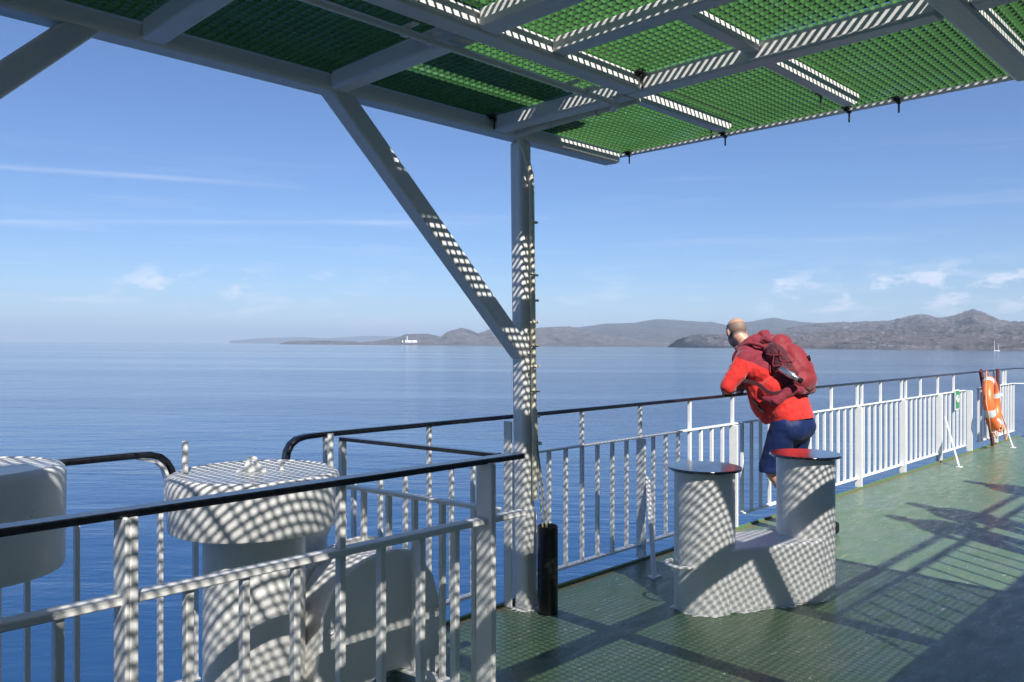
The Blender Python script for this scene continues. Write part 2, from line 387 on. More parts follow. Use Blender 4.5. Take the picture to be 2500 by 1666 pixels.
X0=2.08; DP=.1567
proto=None; stub=None; post=None
for k in range(80):
    x=X0+DP*k
    if x>14.46: break
    if k%8==0: continue
    if 11.98<x<12.5: continue
    if 3.1<x<3.35: continue
    if proto is None:
        b=B(); box(b,-.009+x,.009+x,YR-.014,YR+.012,.0975,.8245); proto=mk('bar',b,WHITE,mr,bevel=.002,smooth=40,origin=(x,YR,.1)); px0=x
    else: copy_at(proto,mr,(x-px0,random.uniform(-.001,.001),0))
for k in range(0,80,4):
    x=X0+DP*k
    if x>14.46 or 3.1<x<3.4 or 12<x<12.8: continue
    if stub is None:
        b=B(); box(b,-.009+x,.009+x,YR-.014,YR+.012,.8355,1.0535); stub=mk('stanchion',b,WHITE,mr,bevel=.002,smooth=40,origin=(x,YR,.9)); sx0=x
    else: copy_at(stub,mr,(x-sx0,0,0))
for x in (8.47,9.74,13.85):
    copy_at(stub,mr,(x-sx0,0,-.004))
for k in range(8,80,8):
    x=X0+DP*k-.02
    if x>14.5: break
    if post is None:
        b=B(); prism(b,[(3.238,0.0),(3.312,0.0),(3.312,.8235),(3.238,.8235)],lambda y,z:(x-.008,y,z),lambda y,z:(x+.008,y,z))
        post=mk('post',b,WHITE,mr,bevel=.003,smooth=40,origin=(x,YR,0)); qx0=x
    else: copy_at(post,mr,(x-qx0,0,0))
for x,zt,xb in ((4.60,.56,4.262),(10.97,.54,10.5),(13.42,.54,12.93)):
    b=B(); obox(b,(x,3.245,zt),(xb,2.955,.006),.04,.007,up=(.3,1,0)); 
    mk('stay',b,WHITE,mr,bevel=.001)
    b=B(); hexa(b,[(xb-.05,2.93,.001),(xb+.045,2.925,.001),(xb+.05,2.99,.001),(xb-.03,2.985,.001),(xb-.048,2.932,.007),(xb+.043,2.927,.007),(xb+.048,2.988,.007),(xb-.028,2.983,.007)])
    mk('foot_plate',b,WHITE,mr)
# ------------------------------------------------------------------ short outer rail on the left
lr=thing('outer_rail','short outer rail with curved black end between the two mooring drums','railing',(1.1,3.3,0))
pts=[(-1.5,YR,1.045),(.6,YR,1.046),(1.20,YR,1.046),(1.265,YR,1.044),(1.305,YR,1.032),(1.333,YR,1.008),(1.352,YR,.975),(1.357,YR,.93)]
b=B(); ribbon(b,pts,.05,.026); mk('handrail',b,BLACKR,lr,bevel=.009,smooth=40,segs=3)
b=B(); ribbon(b,[(1.22,YR,1.034),(1.29,YR,1.015),(1.322,YR,.985),(1.338,YR,.94),(1.342,YR,.80)],.044,.012); mk('end_bar',b,WHITE2,lr)
b=B(); box(b,-1.5,1.45,YR-.022,YR+.02,.824,.836); mk('midrail',b,WHITE,lr,bevel=.003)
b=B(); box(b,-1.5,1.47,YR-.022,YR+.02,.084,.098); mk('bottom_rail',b,WHITE,lr,bevel=.003)
for x in (.365,.52,.675,.835,1.0,1.155,1.31,1.455): 
    c=copy_at(proto,lr,(0,0,0)); c.location=Vector((x,YR,.1))-Vector(lr.location)
# ------------------------------------------------------------------ inner railing in the foreground, and its gate
gr=thing('inner_railing','foreground white railing with black flat handrail crossing in front of the mooring drum','railing',(1.2,2.2,0))
YG=2.2
b=B(); box(b,-1.6,2.262,YG-.03,YG+.03,1.040,1.061); mk('handrail',b,BLACKR,gr,bevel=.003,smooth=40)
b=B(); box(b,-1.6,2.275,YG-.026,YG+.024,.8145,.838); mk('midrail',b,WHITE,gr,bevel=.005,smooth=40,segs=3)
b=B(); box(b,-1.6,2.15,YG-.024,YG+.022,.085,.100); mk('bottom_rail',b,WHITE,gr,bevel=.004)
gp=None
for x in (-.3,-.14,.02,.18,.34,.465,.625,.95,1.115,1.28,1.60,1.767,1.926):
    if gp is None:
        b=B(); box(b,x-.011,x+.011,YG-.015,YG+.016,.0995,.8205); gp=mk('bar',b,WHITE,gr,bevel=.003,smooth=40,origin=(x,YG,.1)); gx=x
    else: copy_at(gp,gr,(x-gx,0,0))
b=B(); box(b,1.431,1.453,YG-.015,YG+.016,.0995,.8205); box(b,1.431,1.453,YG-.015,YG+.016,.8375,1.0465); mk('stanchion',b,WHITE,gr,bevel=.003,smooth=40)
def cpost(x,w,t):
    b=B(); box(b,x,x+w*.35,YG-.05,YG+t-.05,0,1.045); box(b,x+w*.3502,x+w,YG-.05,YG-.05+.012,0,1.045)
    return mk('post',b,WHITE,gr,bevel=.004,smooth=40)
cpost(.766,.034,.085); cpost(2.062,.024,.086)
gt=thing('side_gate','narrow white gate with thin black top bar between inner and outer rail','gate',(2.12,2.7,0))
def gl(t,z): return Vector((2.205-.135*t,2.26+.90*t,z))
b=B(); ribbon(b,[gl(0,1.05),gl(.99,1.05)],.036,.016,side=(1,.15,0)); mk('handrail',b,BLACKR,gt,bevel=.002)
b=B(); ribbon(b,[gl(0,.835),gl(1.0,.835)],.044,.014,side=(1,.15,0)); mk('midrail',b,WHITE,gt,bevel=.003)
b=B(); ribbon(b,[gl(0,.095),gl(1.0,.095)],.06,.014,side=(1,.15,0)); mk('bottom_rail',b,WHITE,gt,bevel=.003)
g0=None
for t in (.13,.32,.49,.66,.83):
    p=gl(t,0)
    if g0 is None:
        b=B(); box(b,p.x-.012,p.x+.012,p.y-.011,p.y+.011,.1025,.828); g0=mk('bar',b,WHITE,gt,bevel=.003,smooth=40,origin=(p.x,p.y,.1)); gp0=p
    else: copy_at(g0,gt,p-gp0)
p=gl(.985,0); b=B(); box(b,p.x-.014,p.x+.014,p.y-.014,p.y+.014,0,1.047); mk('post',b,WHITE,gt,bevel=.003)

# ------------------------------------------------------------------ mooring drums
def drum(label,c,Rr,ztop,h,rp,taper=.02,pins=(),lug=False):
    t=thing('mooring_drum',label,'mooring drum',(c[0],c[1],0),'white pedestal mooring drums')
    prof=[(Rr-taper-.03,ztop-h),(Rr-taper,ztop-h),(Rr-taper+.004,ztop-h+.01),(Rr,ztop-.035),(Rr-.004,ztop-.016),(Rr-.014,ztop-.005),(Rr-.03,ztop),(Rr-.036,ztop-.004),(.01,ztop-.004)]
    b=B(); lathe(b,c,prof,72); mk('drum_head',b,WHITE,t,smooth=35)
    b=B(); lathe(b,c,[(rp+.015,0),(rp,.01),(rp,ztop-h-.001)],56); mk('pedestal',b,WHITE,t,smooth=35)
    for x,y,z1 in pins:
        b=B(); tube(b,[(x,y,ztop-.0035),(x,y,z1)],.0125,14); mk('pin',b,WHITE2,t,smooth=40)
    if lug:
        e=Vector((.72,-.70,0)).normalized(); q=Vector((c[0],c[1],ztop-.004))+Vector((-.01,.0,0))
        poly=[(-.047,0),(.047,0),(.027,.032),(.022,.050),(.014,.060),(0,.064),(-.014,.060),(-.022,.050),(-.027,.032)]
        b=B(); n=e.cross(UP)
        # plate with an eye: ring of quads between outline and hole
        outer=[]; 
        for k in range(36):
            a=2*math.pi*k/36; d=Vector((math.cos(a),math.sin(a)))
            # ray from the eye centre to the outline
            best=None
            for i in range(len(poly)):
                p=Vector(poly[i])-Vector((0,.040)); s=Vector(poly[(i+1)%len(poly)])-Vector(poly[i])
                den=d.x*s.y-d.y*s.x
                if abs(den)<1e-9: continue
                tt=(p.x*s.y-p.y*s.x)/den; uu=(p.x*d.y-p.y*d.x)/den
                if tt>0 and -1e-6<=uu<=1+1e-6 and (best is None or tt<best): best=tt
            outer.append((d,best))
        vs=[]
        for sgn in(-1,1):
            vi=[b.verts.new(q+e*(d.x*.0095)+UP*(.040+d.y*.0095)+n*sgn*.006) for d,_ in outer]
            vo=[b.verts.new(q+e*(d.x*r)+UP*(.040+d.y*r)+n*sgn*.006) for d,r in outer]
            vs.append((vi,vo))
        K=36
        for k in range(K):
            k2=(k+1)%K
            for vi,vo in vs: b.faces.new((vi[k],vi[k2],vo[k2],vo[k]))
            b.faces.new((vs[0][0][k],vs[0][0][k2],vs[1][0][k2],vs[1][0][k])); b.faces.new((vs[0][1][k],vs[0][1][k2],vs[1][1][k2],vs[1][1][k]))
        mk('lifting_eye',b,WHITE2,t,bevel=.002)
        b=B(); obox(b,q-e*.062+UP*.0035,q-e*.030+UP*.0035,.016,.007); obox(b,q+e*.030+UP*.005,q+e*.056+UP*.005,.016,.010); mk('weld_block',b,WHITE2,t)
        b=B(); q2=q+e*.10+n*-.06; lathe(b,q2,[(.008,0),(.008,.022),(.014,.023),(.014,.033)],14); mk('grease_nipple',b,WHITE2,t)
    return t
D2=(1.565,3.0,0); Z2=.979
drum('large white mooring drum behind the foreground railing, eye lug on its top',D2,.332,Z2,.212,.197,.012,
     pins=((1.347,3.148,1.103),(1.846,2.892,1.113)),lug=True)
drum('shaded white mooring drum cut by the left edge of the photo',(.60,3.0,0),.268,1.10,.33,.085,.008)
# roller behind the big drum
rl=thing('guide_roller','plain white upright roller standing behind the large mooring drum','roller',(1.92,3.19,0))
b=B(); lathe(b,(1.92,3.19,0),[(.10,0),(.10,.02),(.085,.05),(.085,.62),(.10,.65),(.10,.68),(.02,.69)],40); mk('barrel',b,WHITE,rl,smooth=40)
# fairlead housing with curved cheek plates
fl=thing('fairlead_housing','white fairlead casting with rounded plate sides behind the inner railing','fairlead',(2.06,2.75,0))
prof=[(1.66,0),(1.695,.26),(1.72,.42),(1.755,.50),(1.83,.565),(1.90,.60),(1.975,.617),(2.07,.62),(2.165,.60),(2.185,.585),(2.27,.47),(2.33,.28),(2.36,.09),(2.30,.05),(2.25,.0),(2.19,.07),(2.10,.11),(2.0,.12),(1.90,.08),(1.85,0)]
b=B(); prism(b,prof,lambda x,z:(x,2.735,z),lambda x,z:(x,2.76,z)); mk('cheek_plate',b,WHITE,fl,bevel=.006,smooth=40,segs=3)
prof2=[(x+.03,z) for x,z in prof]
b=B(); prism(b,prof2,lambda x,z:(x,3.02,z),lambda x,z:(x,3.045,z)); mk('cheek_plate',b,WHITE,fl,bevel=.006,smooth=40,segs=3)
b=B(); prism(b,[(1.70,0),(1.735,.26),(1.76,.41),(1.85,.53),(1.98,.585),(2.14,.57),(2.24,.46),(2.3,.28),(2.32,.1),(2.2,.13),(2.0,.18),(1.9,.14),(1.86,0)],lambda x,z:(x,2.762,z),lambda x,z:(x,3.018,z)); mk('body_block',b,WHITE,fl,bevel=.004)
for x,z in ((1.745,.36),(2.285,.33)):
    b=B(); torus(b,(x,2.731,z),(0,1,0),.013,.004,20,8); mk('bolt_hole',b,WHITE2,fl)

# ------------------------------------------------------------------ double bollard
db=thing('double_bollard','white twin mooring bollard with dark glossy caps standing on the green deck','bollard',(4.3,2.28,0))
CL_=(3.985,2.425,0); CR_=(4.645,2.14,0)
for c,r,z,rc in ((CL_,.168,.775,.206),(CR_,.166,.812,.205)):
    b=B(); lathe(b,c,[(r,0),(r,z)],64); mk('bollard_post',b,WHITE,db,smooth=40)
    b=B(); lathe(b,c,[(rc-.004,z+.0005),(rc,z+.004),(rc,z+.012),(rc-.003,z+.016),(.01,z+.0162)],72); mk('cap',b,NAVYCAP,db,smooth=40)
def rpoly(P_,r,n=5):
    out=[]; L=len(P_)
    for i in range(L):
        p=Vector(P_[i]); a=(Vector(P_[i-1])-p).normalized(); c=(Vector(P_[(i+1)%L])-p).normalized()
        rr=r[i] if isinstance(r,(list,tuple)) else r
        if rr==0: out.append(tuple(p)); continue
        for k in range(n+1):
            t=k/n; q=(p+a*rr)*(1-t)**2+p*2*t*(1-t)+(p+c*rr)*t*t; out.append(tuple(q))
    return out
foot=rpoly([(3.955,2.262),(4.56,1.975),(4.725,2.03),(4.78,2.28),(4.05,2.585)],[.0,.06,.09,.08,.08])
b=B(); prism(b,foot,lambda x,y:(x,y,0),lambda x,y:(x,y,.352)); mk('linking_body',b,WHITE,db,bevel=.014,smooth=40,segs=3)
b=B()
q=Vector((CL_[0],CL_[1],.262)); dv=Vector((-.94,.336,0)).normalized(); sd=Vector((-dv.y,dv.x,0))
cc=q+dv*.175
pts=[cc+sd*.082-dv*.03]+[cc+sd*(.086*math.cos(t))+dv*(.062*math.sin(t)) for t in [math.pi*i/14 for i in range(15)]]+[cc-sd*.082-dv*.03]
tube(b,pts,.0105,10); mk('rope_handle',b,WHITE2,db,smooth=60)
b=B(); v0=[];v1=[]; cyl=[(CL_[0]+.168*math.cos(R(a)),CL_[1]+.168*math.sin(R(a))) for a in range(95,285,6)]
loop=cyl+[(4.02,2.235)]; src_=[(4.56,1.98),(4.72,2.04),(4.775,2.28),(4.05,2.58)]; loop+=src_; dense=[]
for p,q in zip(loop,loop[1:]+loop[:1]):
    p=Vector(p);q=Vector(q);n_=max(1,int((q-p).length/.018))
    for k in range(n_): dense.append(p.lerp(q,k/n_))
cen=Vector((4.3,2.28))
for p in dense:
    d=(p-cen).normalized(); v0.append(b.verts.new((*(p-d*.03),.004))); v1.append(b.verts.new((*(p+d*(.002+random.random()**3*.035)),.0012)))
n_=len(dense)
for k in range(n_): b.faces.new((v0[k],v1[k],v1[(k+1)%n_],v0[(k+1)%n_]))
mk('paint_spill',b,WHITE,db)

# ------------------------------------------------------------------ sign, lifebuoy, far things
sg=thing('lifebuoy_sign','small green sign with a white ring picture on the railing left of the lifebuoy','sign',(11.5,3.27,.7))
b=B(); box(b,11.42,11.60,3.262,3.270,.60,.86); mk('backing_plate',b,WSIGN,sg,bevel=.002)
b=B(); box(b,11.435,11.585,3.2595,3.2615,.615,.845); mk('green_panel',b,GREENS,sg)
b=B(); torus(b,(11.51,3.2585,.74),(0,1,0),.042,.010,32,8); mk('ring_symbol',b,WSIGN,sg)
b=B(); 
for a in (45,135,225,315):
    d=Vector((math.cos(R(a)),0,math.sin(R(a)))); obox(b,Vector((11.51,3.2575,.74))+d*.034,Vector((11.51,3.2575,.74))+d*.052,.012,.004,up=(0,1,0))
mk('ring_bands',b,GREENS,sg)
ls=thing('lifebuoy_rack','dark maroon wooden posts of the lifebuoy rack against the railing','rack',(12.9,3.2,0))
b=B(); obox(b,(12.98,3.215,.01),(12.45,3.235,1.09),.085,.035,up=(0,1,0)); mk('post',b,MAROONW,ls,bevel=.012,segs=3)
b=B(); obox(b,(13.30,3.225,.62),(13.30,3.235,1.09),.075,.035,up=(0,1,0)); mk('post',b,MAROONW,ls,bevel=.012,segs=3)
b=B(); box(b,12.7,13.35,3.17,3.20,.70,.73); mk('support_bar',b,WHITE,ls)
lb=thing('lifebuoy','orange ring lifebuoy with silver bands and trailing rope hung by the railing','lifebuoy',(12.85,3.08,.62))
ax=Vector((-.18,.95,-.10)).normalized()*-1; ax=Vector((.12,-.98,.10)).normalized(); C=Vector((12.42,3.09,.64))
b=B(); torus(b,C,ax,.305,.068,64,18); mk('ring',b,ORANGE,lb,smooth=60)
for a in (20,110,200,290):
    b=B(); torus(b,C,ax,.305,.0705,6,18,R(a-8),R(a+8)); mk('reflective_band',b,REFLT,lb,smooth=60)
e=Vector((0,0,1)); u_=ax.cross(e).normalized(); v_=ax.cross(u_).normalized()
b=B(); pts=[]
for i in range(65):
    t=2*math.pi*i/64; rr=.375+.105*abs(math.sin(2*t+.7))**.8; pts.append(C+(u_*math.cos(t)+v_*math.sin(t))*rr+ax*.01*math.sin(5*t)+Vector((0,0,-.02)))
tube(b,pts,.008,7,caps=False); mk('grab_rope',b,ROPEM,lb,smooth=60)
b=B(); pts=[C+Vector((.05,-.07,-.33)),C+Vector((-.02,-.11,-.38)),C+Vector((.03,-.13,-.30)),C+Vector((.10,-.11,-.36)),C+Vector((.25,-.09,-.45)),C+Vector((.42,-.07,-.53)),C+Vector((.52,-.06,-.40)),C+Vector((.44,-.02,-.20)),C+Vector((.36,.0,-.05))]
def smoothpts(P_,k=6):
    P_=[Vector(p) for p in P_]; out=[]
    for i in range(len(P_)-1):
        p0=P_[max(i-1,0)];p1=P_[i];p2=P_[i+1];p3=P_[min(i+2,len(P_)-1)]
        for j in range(k):
            t=j/k; out.append(.5*((2*p1)+(-p0+p2)*t+(2*p0-5*p1+4*p2-p3)*t*t+(-p0+3*p1-3*p2+p3)*t**3))
    out.append(P_[-1]); return out
tube(b,smoothpts(pts),.008,7); mk('throw_line',b,ROPEM,lb,smooth=60)
b=B(); torus(b,C+Vector((.02,-.09,-.34)),(.2,1,.3),.035,.012,20,8); torus(b,C+Vector((.06,-.10,-.32)),(1,.4,.1),.03,.012,20,8); mk('rope_knot',b,ROPEM,lb,smooth=60)
wl=thing('white_locker','white painted steel locker at the far corner of the railing','locker',(14.3,2.7,0))
b=B(); box(b,14.30,14.52,2.55,2.86,.10,.92); mk('cabinet',b,WHITE,wl,bevel=.01)
b=B(); torus(b,(14.29,2.83,.66),(1,0,0),.05,.012,20,8); mk('hook_ring',b,ROPEW,wl)
b=B(); box(b,14.28,14.54,2.6,3.0,.004,.09); mk('black_foot',b,BLACKT,wl)

# ------------------------------------------------------------------ organic shapes
def cap(b,p0,p1,r0,r1,n=16,flat=None):
    p0=Vector(p0);p1=Vector(p1);d=(p1-p0); L=d.length; d=d.normalized()
    a=Vector((0,0,1)) if abs(d.z)<.9 else Vector((1,0,0)); u=d.cross(a).normalized(); v=d.cross(u).normalized()
    prof=[]; m=6
    for i in range(m+1):
        t=math.pi/2*(1-i/m); prof.append((-r0*math.sin(t),r0*math.cos(t)))
    for i in range(m+1):
        t=math.pi/2*i/m; prof.append((L+r1*math.sin(t),r1*math.cos(t)))
    rings=[]
    for s,r in prof:
        r=max(r,1e-4); rings.append([b.verts.new(p0+d*s+(u*math.cos(2*math.pi*k/n)+v*math.sin(2*math.pi*k/n))*r) for k in range(n)])
    for q,w in zip(rings,rings[1:]):
        for k in range(n): b.faces.new((q[k],q[(k+1)%n],w[(k+1)%n],w[k]))
    b.faces.new(rings[0][::-1]); b.faces.new(rings[-1])
def ell(b,c,r,ax=None):
    """ellipsoid, ax = 3 axes (columns)"""
    M=Matrix.Identity(3) if ax is None else Matrix(ax).transposed()
    g=bmesh.ops.create_uvsphere(b,u_segments=24,v_segments=16,radius=1)
    for v in g['verts']:
        p=Vector((v.co.x*r[0],v.co.y*r[1],v.co.z*r[2])); v.co=Vector(c)+M@p
def blob(name,fn,mat,parent,vox=.009,it=6,fac=.5,disp=None,split=None):
    b=B(); fn(b); bmesh.ops.recalc_face_normals(b,faces=b.faces[:])
    me=bpy.data.meshes.new('t'); b.to_mesh(me); b.free()
    o=bpy.data.objects.new('t',me); COL.objects.link(o)
    m=o.modifiers.new('r','REMESH'); m.mode='VOXEL'; m.voxel_size=vox
    m=o.modifiers.new('s','SMOOTH'); m.iterations=it; m.factor=fac
    if disp:
        for k,(sz,st) in enumerate(disp):
            tx=bpy.data.textures.new('cl%d'%k,'CLOUDS'); tx.noise_scale=sz; tx.noise_depth=2
            d=o.modifiers.new('d','DISPLACE'); d.texture=tx; d.strength=st; d.mid_level=.5; d.texture_coords='GLOBAL'
    dg=bpy.context.evaluated_depsgraph_get(); dg.update()
    me2=bpy.data.meshes.new_from_object(o.evaluated_get(dg)); bpy.data.objects.remove(o)
    me2.name=name
    me2.materials.clear()
    for mm in (mat if isinstance(mat,(list,tuple)) else [mat]): me2.materials.append(mm)
    off=wloc(parent); me2.transform(Matrix.Translation(-off))
    for p in me2.polygons:
        p.use_smooth=True
        if split: p.material_index=split(p.center+off,p.normal)
    o=bpy.data.objects.new(name,me2); link(o,parent); return o
def cloth(name,col,rough=.75,sheen=.2,sc_=9,b_=.5):
    m,nt,bs=newmat(name)
    n=noise(nt,sc_*1.6,6,.62,stretch=(1,.8,.45)); r=ramp(nt,[(.3,.88),(.7,1.0)]); nt.links.new(n.outputs[0],r.inputs[0])
    mul=nt.nodes.new('ShaderNodeMix'); mul.data_type='RGBA'; mul.blend_type='MULTIPLY'; mul.inputs[0].default_value=1
    mul.inputs[6].default_value=(*col,1); nt.links.new(r.outputs[0],mul.inputs[7]); nt.links.new(mul.outputs[2],bs.inputs['Base Color'])
    bs.inputs['Roughness'].default_value=rough; bs.inputs['Specular IOR Level'].default_value=.25; bs.inputs['Sheen Weight'].default_value=sheen
    bump(nt,n.outputs[0],b_,.02,bs); return m
RED=cloth('red_jacket_fabric',(.58,.024,.018),b_=1.0); MAR=cloth('maroon_fabric',(.20,.018,.035)); MARD=cloth('dark_maroon_mesh',(.075,.012,.022))
PACK=cloth('faded_red_nylon',(.23,.020,.028),.6); NAVY=cloth('navy_shorts_fabric',(.007,.019,.085),.6,.03,b_=.25); BLKF=cloth('black_fabric',(.010,.008,.010),.9,0)
def skinmat(shave):
    m,nt,bs=newmat('skin'); bs.inputs['Base Color'].default_value=(.50,.27,.18,1); bs.inputs['Roughness'].default_value=.42
    bs.inputs['Subsurface Weight'].default_value=.12; bs.inputs['Subsurface Radius'].default_value=(.01,.004,.002)
    n=noise(nt,40,4); r=ramp(nt,[(.3,(.44,.235,.155)),(.7,(.55,.31,.21))]); nt.links.new(n.outputs[0],r.inputs[0]); nt.links.new(r.outputs[0],bs.inputs['Base Color']); return m
SKIN=skinmat(0)
STUB=paint('shaved_hair_stubble',(.23,.16,.12),.6,.3,.001,90,var=.25)
# ------------------------------------------------------------------ the man at the railing
man=thing('person','bald man in red jacket and navy shorts leaning his elbows on the black handrail','person',(6.0,2.86,0))
HC=Vector((5.985,3.345,1.567))                    # head centre
fa=Vector((.50,.80,-.30)).normalized()           # the way the face looks
rg=fa.cross(UP).normalized(); hu=rg.cross(fa).normalized()
def V3(x,y,z): return Vector((x,y,z))
def body(b):
    ell(b,HC+hu*.028-fa*.012,(.077,.094,.084),(rg,fa,hu))          # cranium
    ell(b,HC-hu*.045+fa*.024,(.060,.070,.075),(rg,fa,hu))          # face and jaw
    cap(b,HC-hu*.085+fa*.06,HC-hu*.088+fa*.062,.026,.024)          # chin
    cap(b,HC+fa*.085-hu*.005,HC+fa*.108-hu*.035,.009,.013)         # nose
    cap(b,HC+fa*.086-hu*.062-rg*.015,HC+fa*.086-hu*.062+rg*.015,.009,.009) # lips
    cap(b,HC+fa*.078+hu*.022-rg*.035,HC+fa*.078+hu*.022+rg*.035,.012,.012) # brow
    for s in(-1,1):                                                # ears
        c=HC+rg*s*.078-hu*.010-fa*.004; ell(b,c,(.009,.020,.031),(rg+fa*s*-.5,fa,hu))
        cap(b,c+fa*-.014+hu*.01,c+fa*-.010-hu*.018,.008,.007)
    cap(b,HC-hu*.05-fa*.035,V3(6.0,3.215,1.42),.058,.066)
    cap(b,V3(6.0,3.2,1.36),V3(6,3.0,1.10),.12,.12); cap(b,V3(6,3.0,1.1),V3(6,2.88,.9),.12,.13)
    for s,kn,ft in((-1,V3(5.895,2.975,.475),V3(5.975,2.735,.085)),(1,V3(6.11,2.92,.475),V3(6.19,2.66,.085))):
        cap(b,V3(6+s*.10,2.88,.88),kn,.088,.062); cap(b,kn,kn.lerp(ft,.35)+V3(0,-.012,0),.060,.060); cap(b,kn.lerp(ft,.35)+V3(0,-.012,0),ft,.058,.038)
        cap(b,ft,ft+V3(-.03,.14,-.045),.038,.032)
    for s,el,wr in((-1,V3(5.70,3.275,1.115),V3(5.93,3.335,1.115)),(1,V3(6.27,3.275,1.115),V3(5.90,3.325,1.125))):
        cap(b,V3(6+s*.18,3.19,1.335),el,.05,.04); cap(b,el,wr,.038,.028)
def hand(b,wr,d,dn,side):
    """palm along d, fingers bend towards dn, thumb leaves on side"""
    d=d.normalized(); pr_=d.cross(dn).normalized()*side
    pl=wr+d*.045
    for k in range(4):
        o=(k-1.5)*.019; cap(b,wr+pr_*o*.6,wr+d*.078+pr_*o,.013,.011)
    for k,L in enumerate((.036,.042,.039,.030)):
        o=(k-1.5)*.020; a=wr+d*.080+pr_*o; m=a+(d*.7+dn*.6)*L; e=m+(d*.15+dn*1.0)*L*.75
        cap(b,a,m,.0088,.008); cap(b,m,e,.008,.0068)
    a=wr+d*.018-pr_*.03; m=a+(d*.45-pr_*.7+dn*.3)*.042; cap(b,a,m,.0115,.010); cap(b,m,m+(d*.9+dn*.5)*.03,.0095,.008)
def bodyh(b):
    body(b)
    hand(b,V3(5.90,3.325,1.118),V3(-1,-.05,-.12),V3(0,.15,-1),1)
    hand(b,V3(5.93,3.335,1.112),V3(1,-.02,-.03),V3(0,.3,-1),-1)
def hd(c,n):
    q=c-HC
    return 1 if (q.length<.14 and q.dot(hu)>-.055-.2*q.dot(fa) and q.dot(hu)<.062-.0*q.dot(fa) and q.dot(fa)<.035 and not(abs(q.dot(rg))>.076)) else 0
blob('body',bodyh,[SKIN,STUB],man,.0055,3,.4,split=hd)
def jacket(b):
    sp=[V3(6,2.885,.935),V3(6,2.915,1.0),V3(6,2.985,1.12),V3(6,3.085,1.25),V3(6,3.17,1.345)]
    up=(sp[-1]-sp[0]).normalized(); bk=Vector((1,0,0)); th=up.cross(bk).normalized()
    for c,rx,ry in zip(sp,(.205,.203,.205,.205,.19),(.158,.155,.155,.145,.115)):
        ell(b,c,(rx,ry,.12),(bk,th,up))
    cap(b,V3(5.96,3.13,1.20),V3(5.96,3.05,.99),.13,.135); cap(b,V3(6.04,3.13,1.20),V3(6.04,3.03,.97),.13,.135); cap(b,V3(5.95,3.0,.95),V3(6.05,3.0,.95),.13,.13)
    cap(b,V3(5.96,2.885,.90),V3(6.04,2.885,.90),.158,.158)
    cap(b,V3(5.90,3.20,1.39),V3(6.10,3.20,1.39),.085,.085)
    cap(b,V3(6,3.2,1.40),V3(6,3.235,1.465),.085,.075)
    for s,el,wr in((-1,V3(5.705,3.262,1.135),V3(5.90,3.325,1.128)),(1,V3(6.27,3.262,1.135),V3(5.97,3.32,1.14))):
        sh=V3(6+s*.165,3.19,1.345); cap(b,sh,sh.lerp(el,.5)+V3(0,-.01,0),.082,.074); cap(b,sh.lerp(el,.5)+V3(0,-.01,0),el,.074,.060); cap(b,el,el.lerp(wr,.75),.058,.044)
        cap(b,el.lerp(wr,.18),el.lerp(wr,.2),.062,.06); cap(b,el.lerp(wr,.42),el.lerp(wr,.44),.056,.054)
def jk(c,n):
    # shoulder yoke is maroon, the rest red
    k=(c.z-1.215)*.62+(c.y-3.13)*.80-.0
    a=(c.z-1.335)-.9*(3.12-c.y)*-1*-.0
    t=(c.z-1.26)-(3.02-c.y)*-.55*0
    line=1.364-.43*(3.289-c.y) if c.y<3.289 else 1.364-.5*(c.y-3.289)
    return 1 if c.z>line+.012+.03*min(1,abs(c.x-6)/.2) else 0
o=blob('jacket',jacket,[RED,MAR],man,.0085,4,.5,disp=[(.13,.020),(.04,.009)],split=jk)
def hood(b):
    cap(b,V3(5.915,3.19,1.475),V3(6.0,3.12,1.51),.052,.06); cap(b,V3(6.0,3.12,1.51),V3(6.085,3.19,1.475),.06,.052)
    cap(b,V3(5.905,3.215,1.455),V3(5.925,3.29,1.435),.04,.03); cap(b,V3(6.095,3.215,1.455),V3(6.075,3.29,1.435),.04,.03)
    cap(b,V3(5.97,3.07,1.50),V3(6.05,3.08,1.50),.05,.05); cap(b,V3(5.97,3.12,1.545),V3(6.03,3.11,1.55),.030,.035)
blob('hood',hood,MAR,man,.007,4,.5,disp=[(.05,.028),(.02,.008)])
def shorts(b):
    cap(b,V3(5.94,2.88,.88),V3(6.06,2.88,.88),.125,.125); cap(b,V3(5.93,2.86,.83),V3(6.07,2.86,.83),.135,.135); cap(b,V3(5.96,2.90,.80),V3(5.97,2.94,.56),.10,.09)
    for s,k in((-1,V3(5.893,2.985,.53)),(1,V3(6.11,2.92,.53))):
        cap(b,V3(6+s*.095,2.875,.85),k,.115,.098); cap(b,k,k+V3(0,-.002,-.04),.098,.099)
def cutlow(o,z,sl=0):
    me=o.data; b=B(); b.from_mesh(me); off=wloc(o)
    g=b.verts[:]+b.edges[:]+b.faces[:]
    r=bmesh.ops.bisect_plane(b,geom=g,plane_co=Vector((0,2.88 if sl else 0,z))-off,plane_no=Vector((0,sl,1)).normalized(),clear_inner=True)
    bmesh.ops.holes_fill(b,edges=[e for e in b.edges if e.is_boundary]); b.to_mesh(me); b.free()
oj=o; cutlow(oj,.872,.20)
o=blob('shorts',shorts,NAVY,man,.009,6,.5,disp=[(.12,.018),(.04,.005)]); cutlow(o,.475)
b=B()
for f in (V3(5.965,2.755,0),V3(6.185,2.68,0)):
    prism(b,rpoly([(f.x-.045,f.y-.09),(f.x+.045,f.y-.09),(f.x+.03,f.y+.19),(f.x-.06,f.y+.19)],.03),lambda x,y:(x,y,.004),lambda x,y,f=f:(x,y,.095-.17*max(0,y-f.y)))
mk('shoes',b,BLKF,man,bevel=.02,smooth=50)
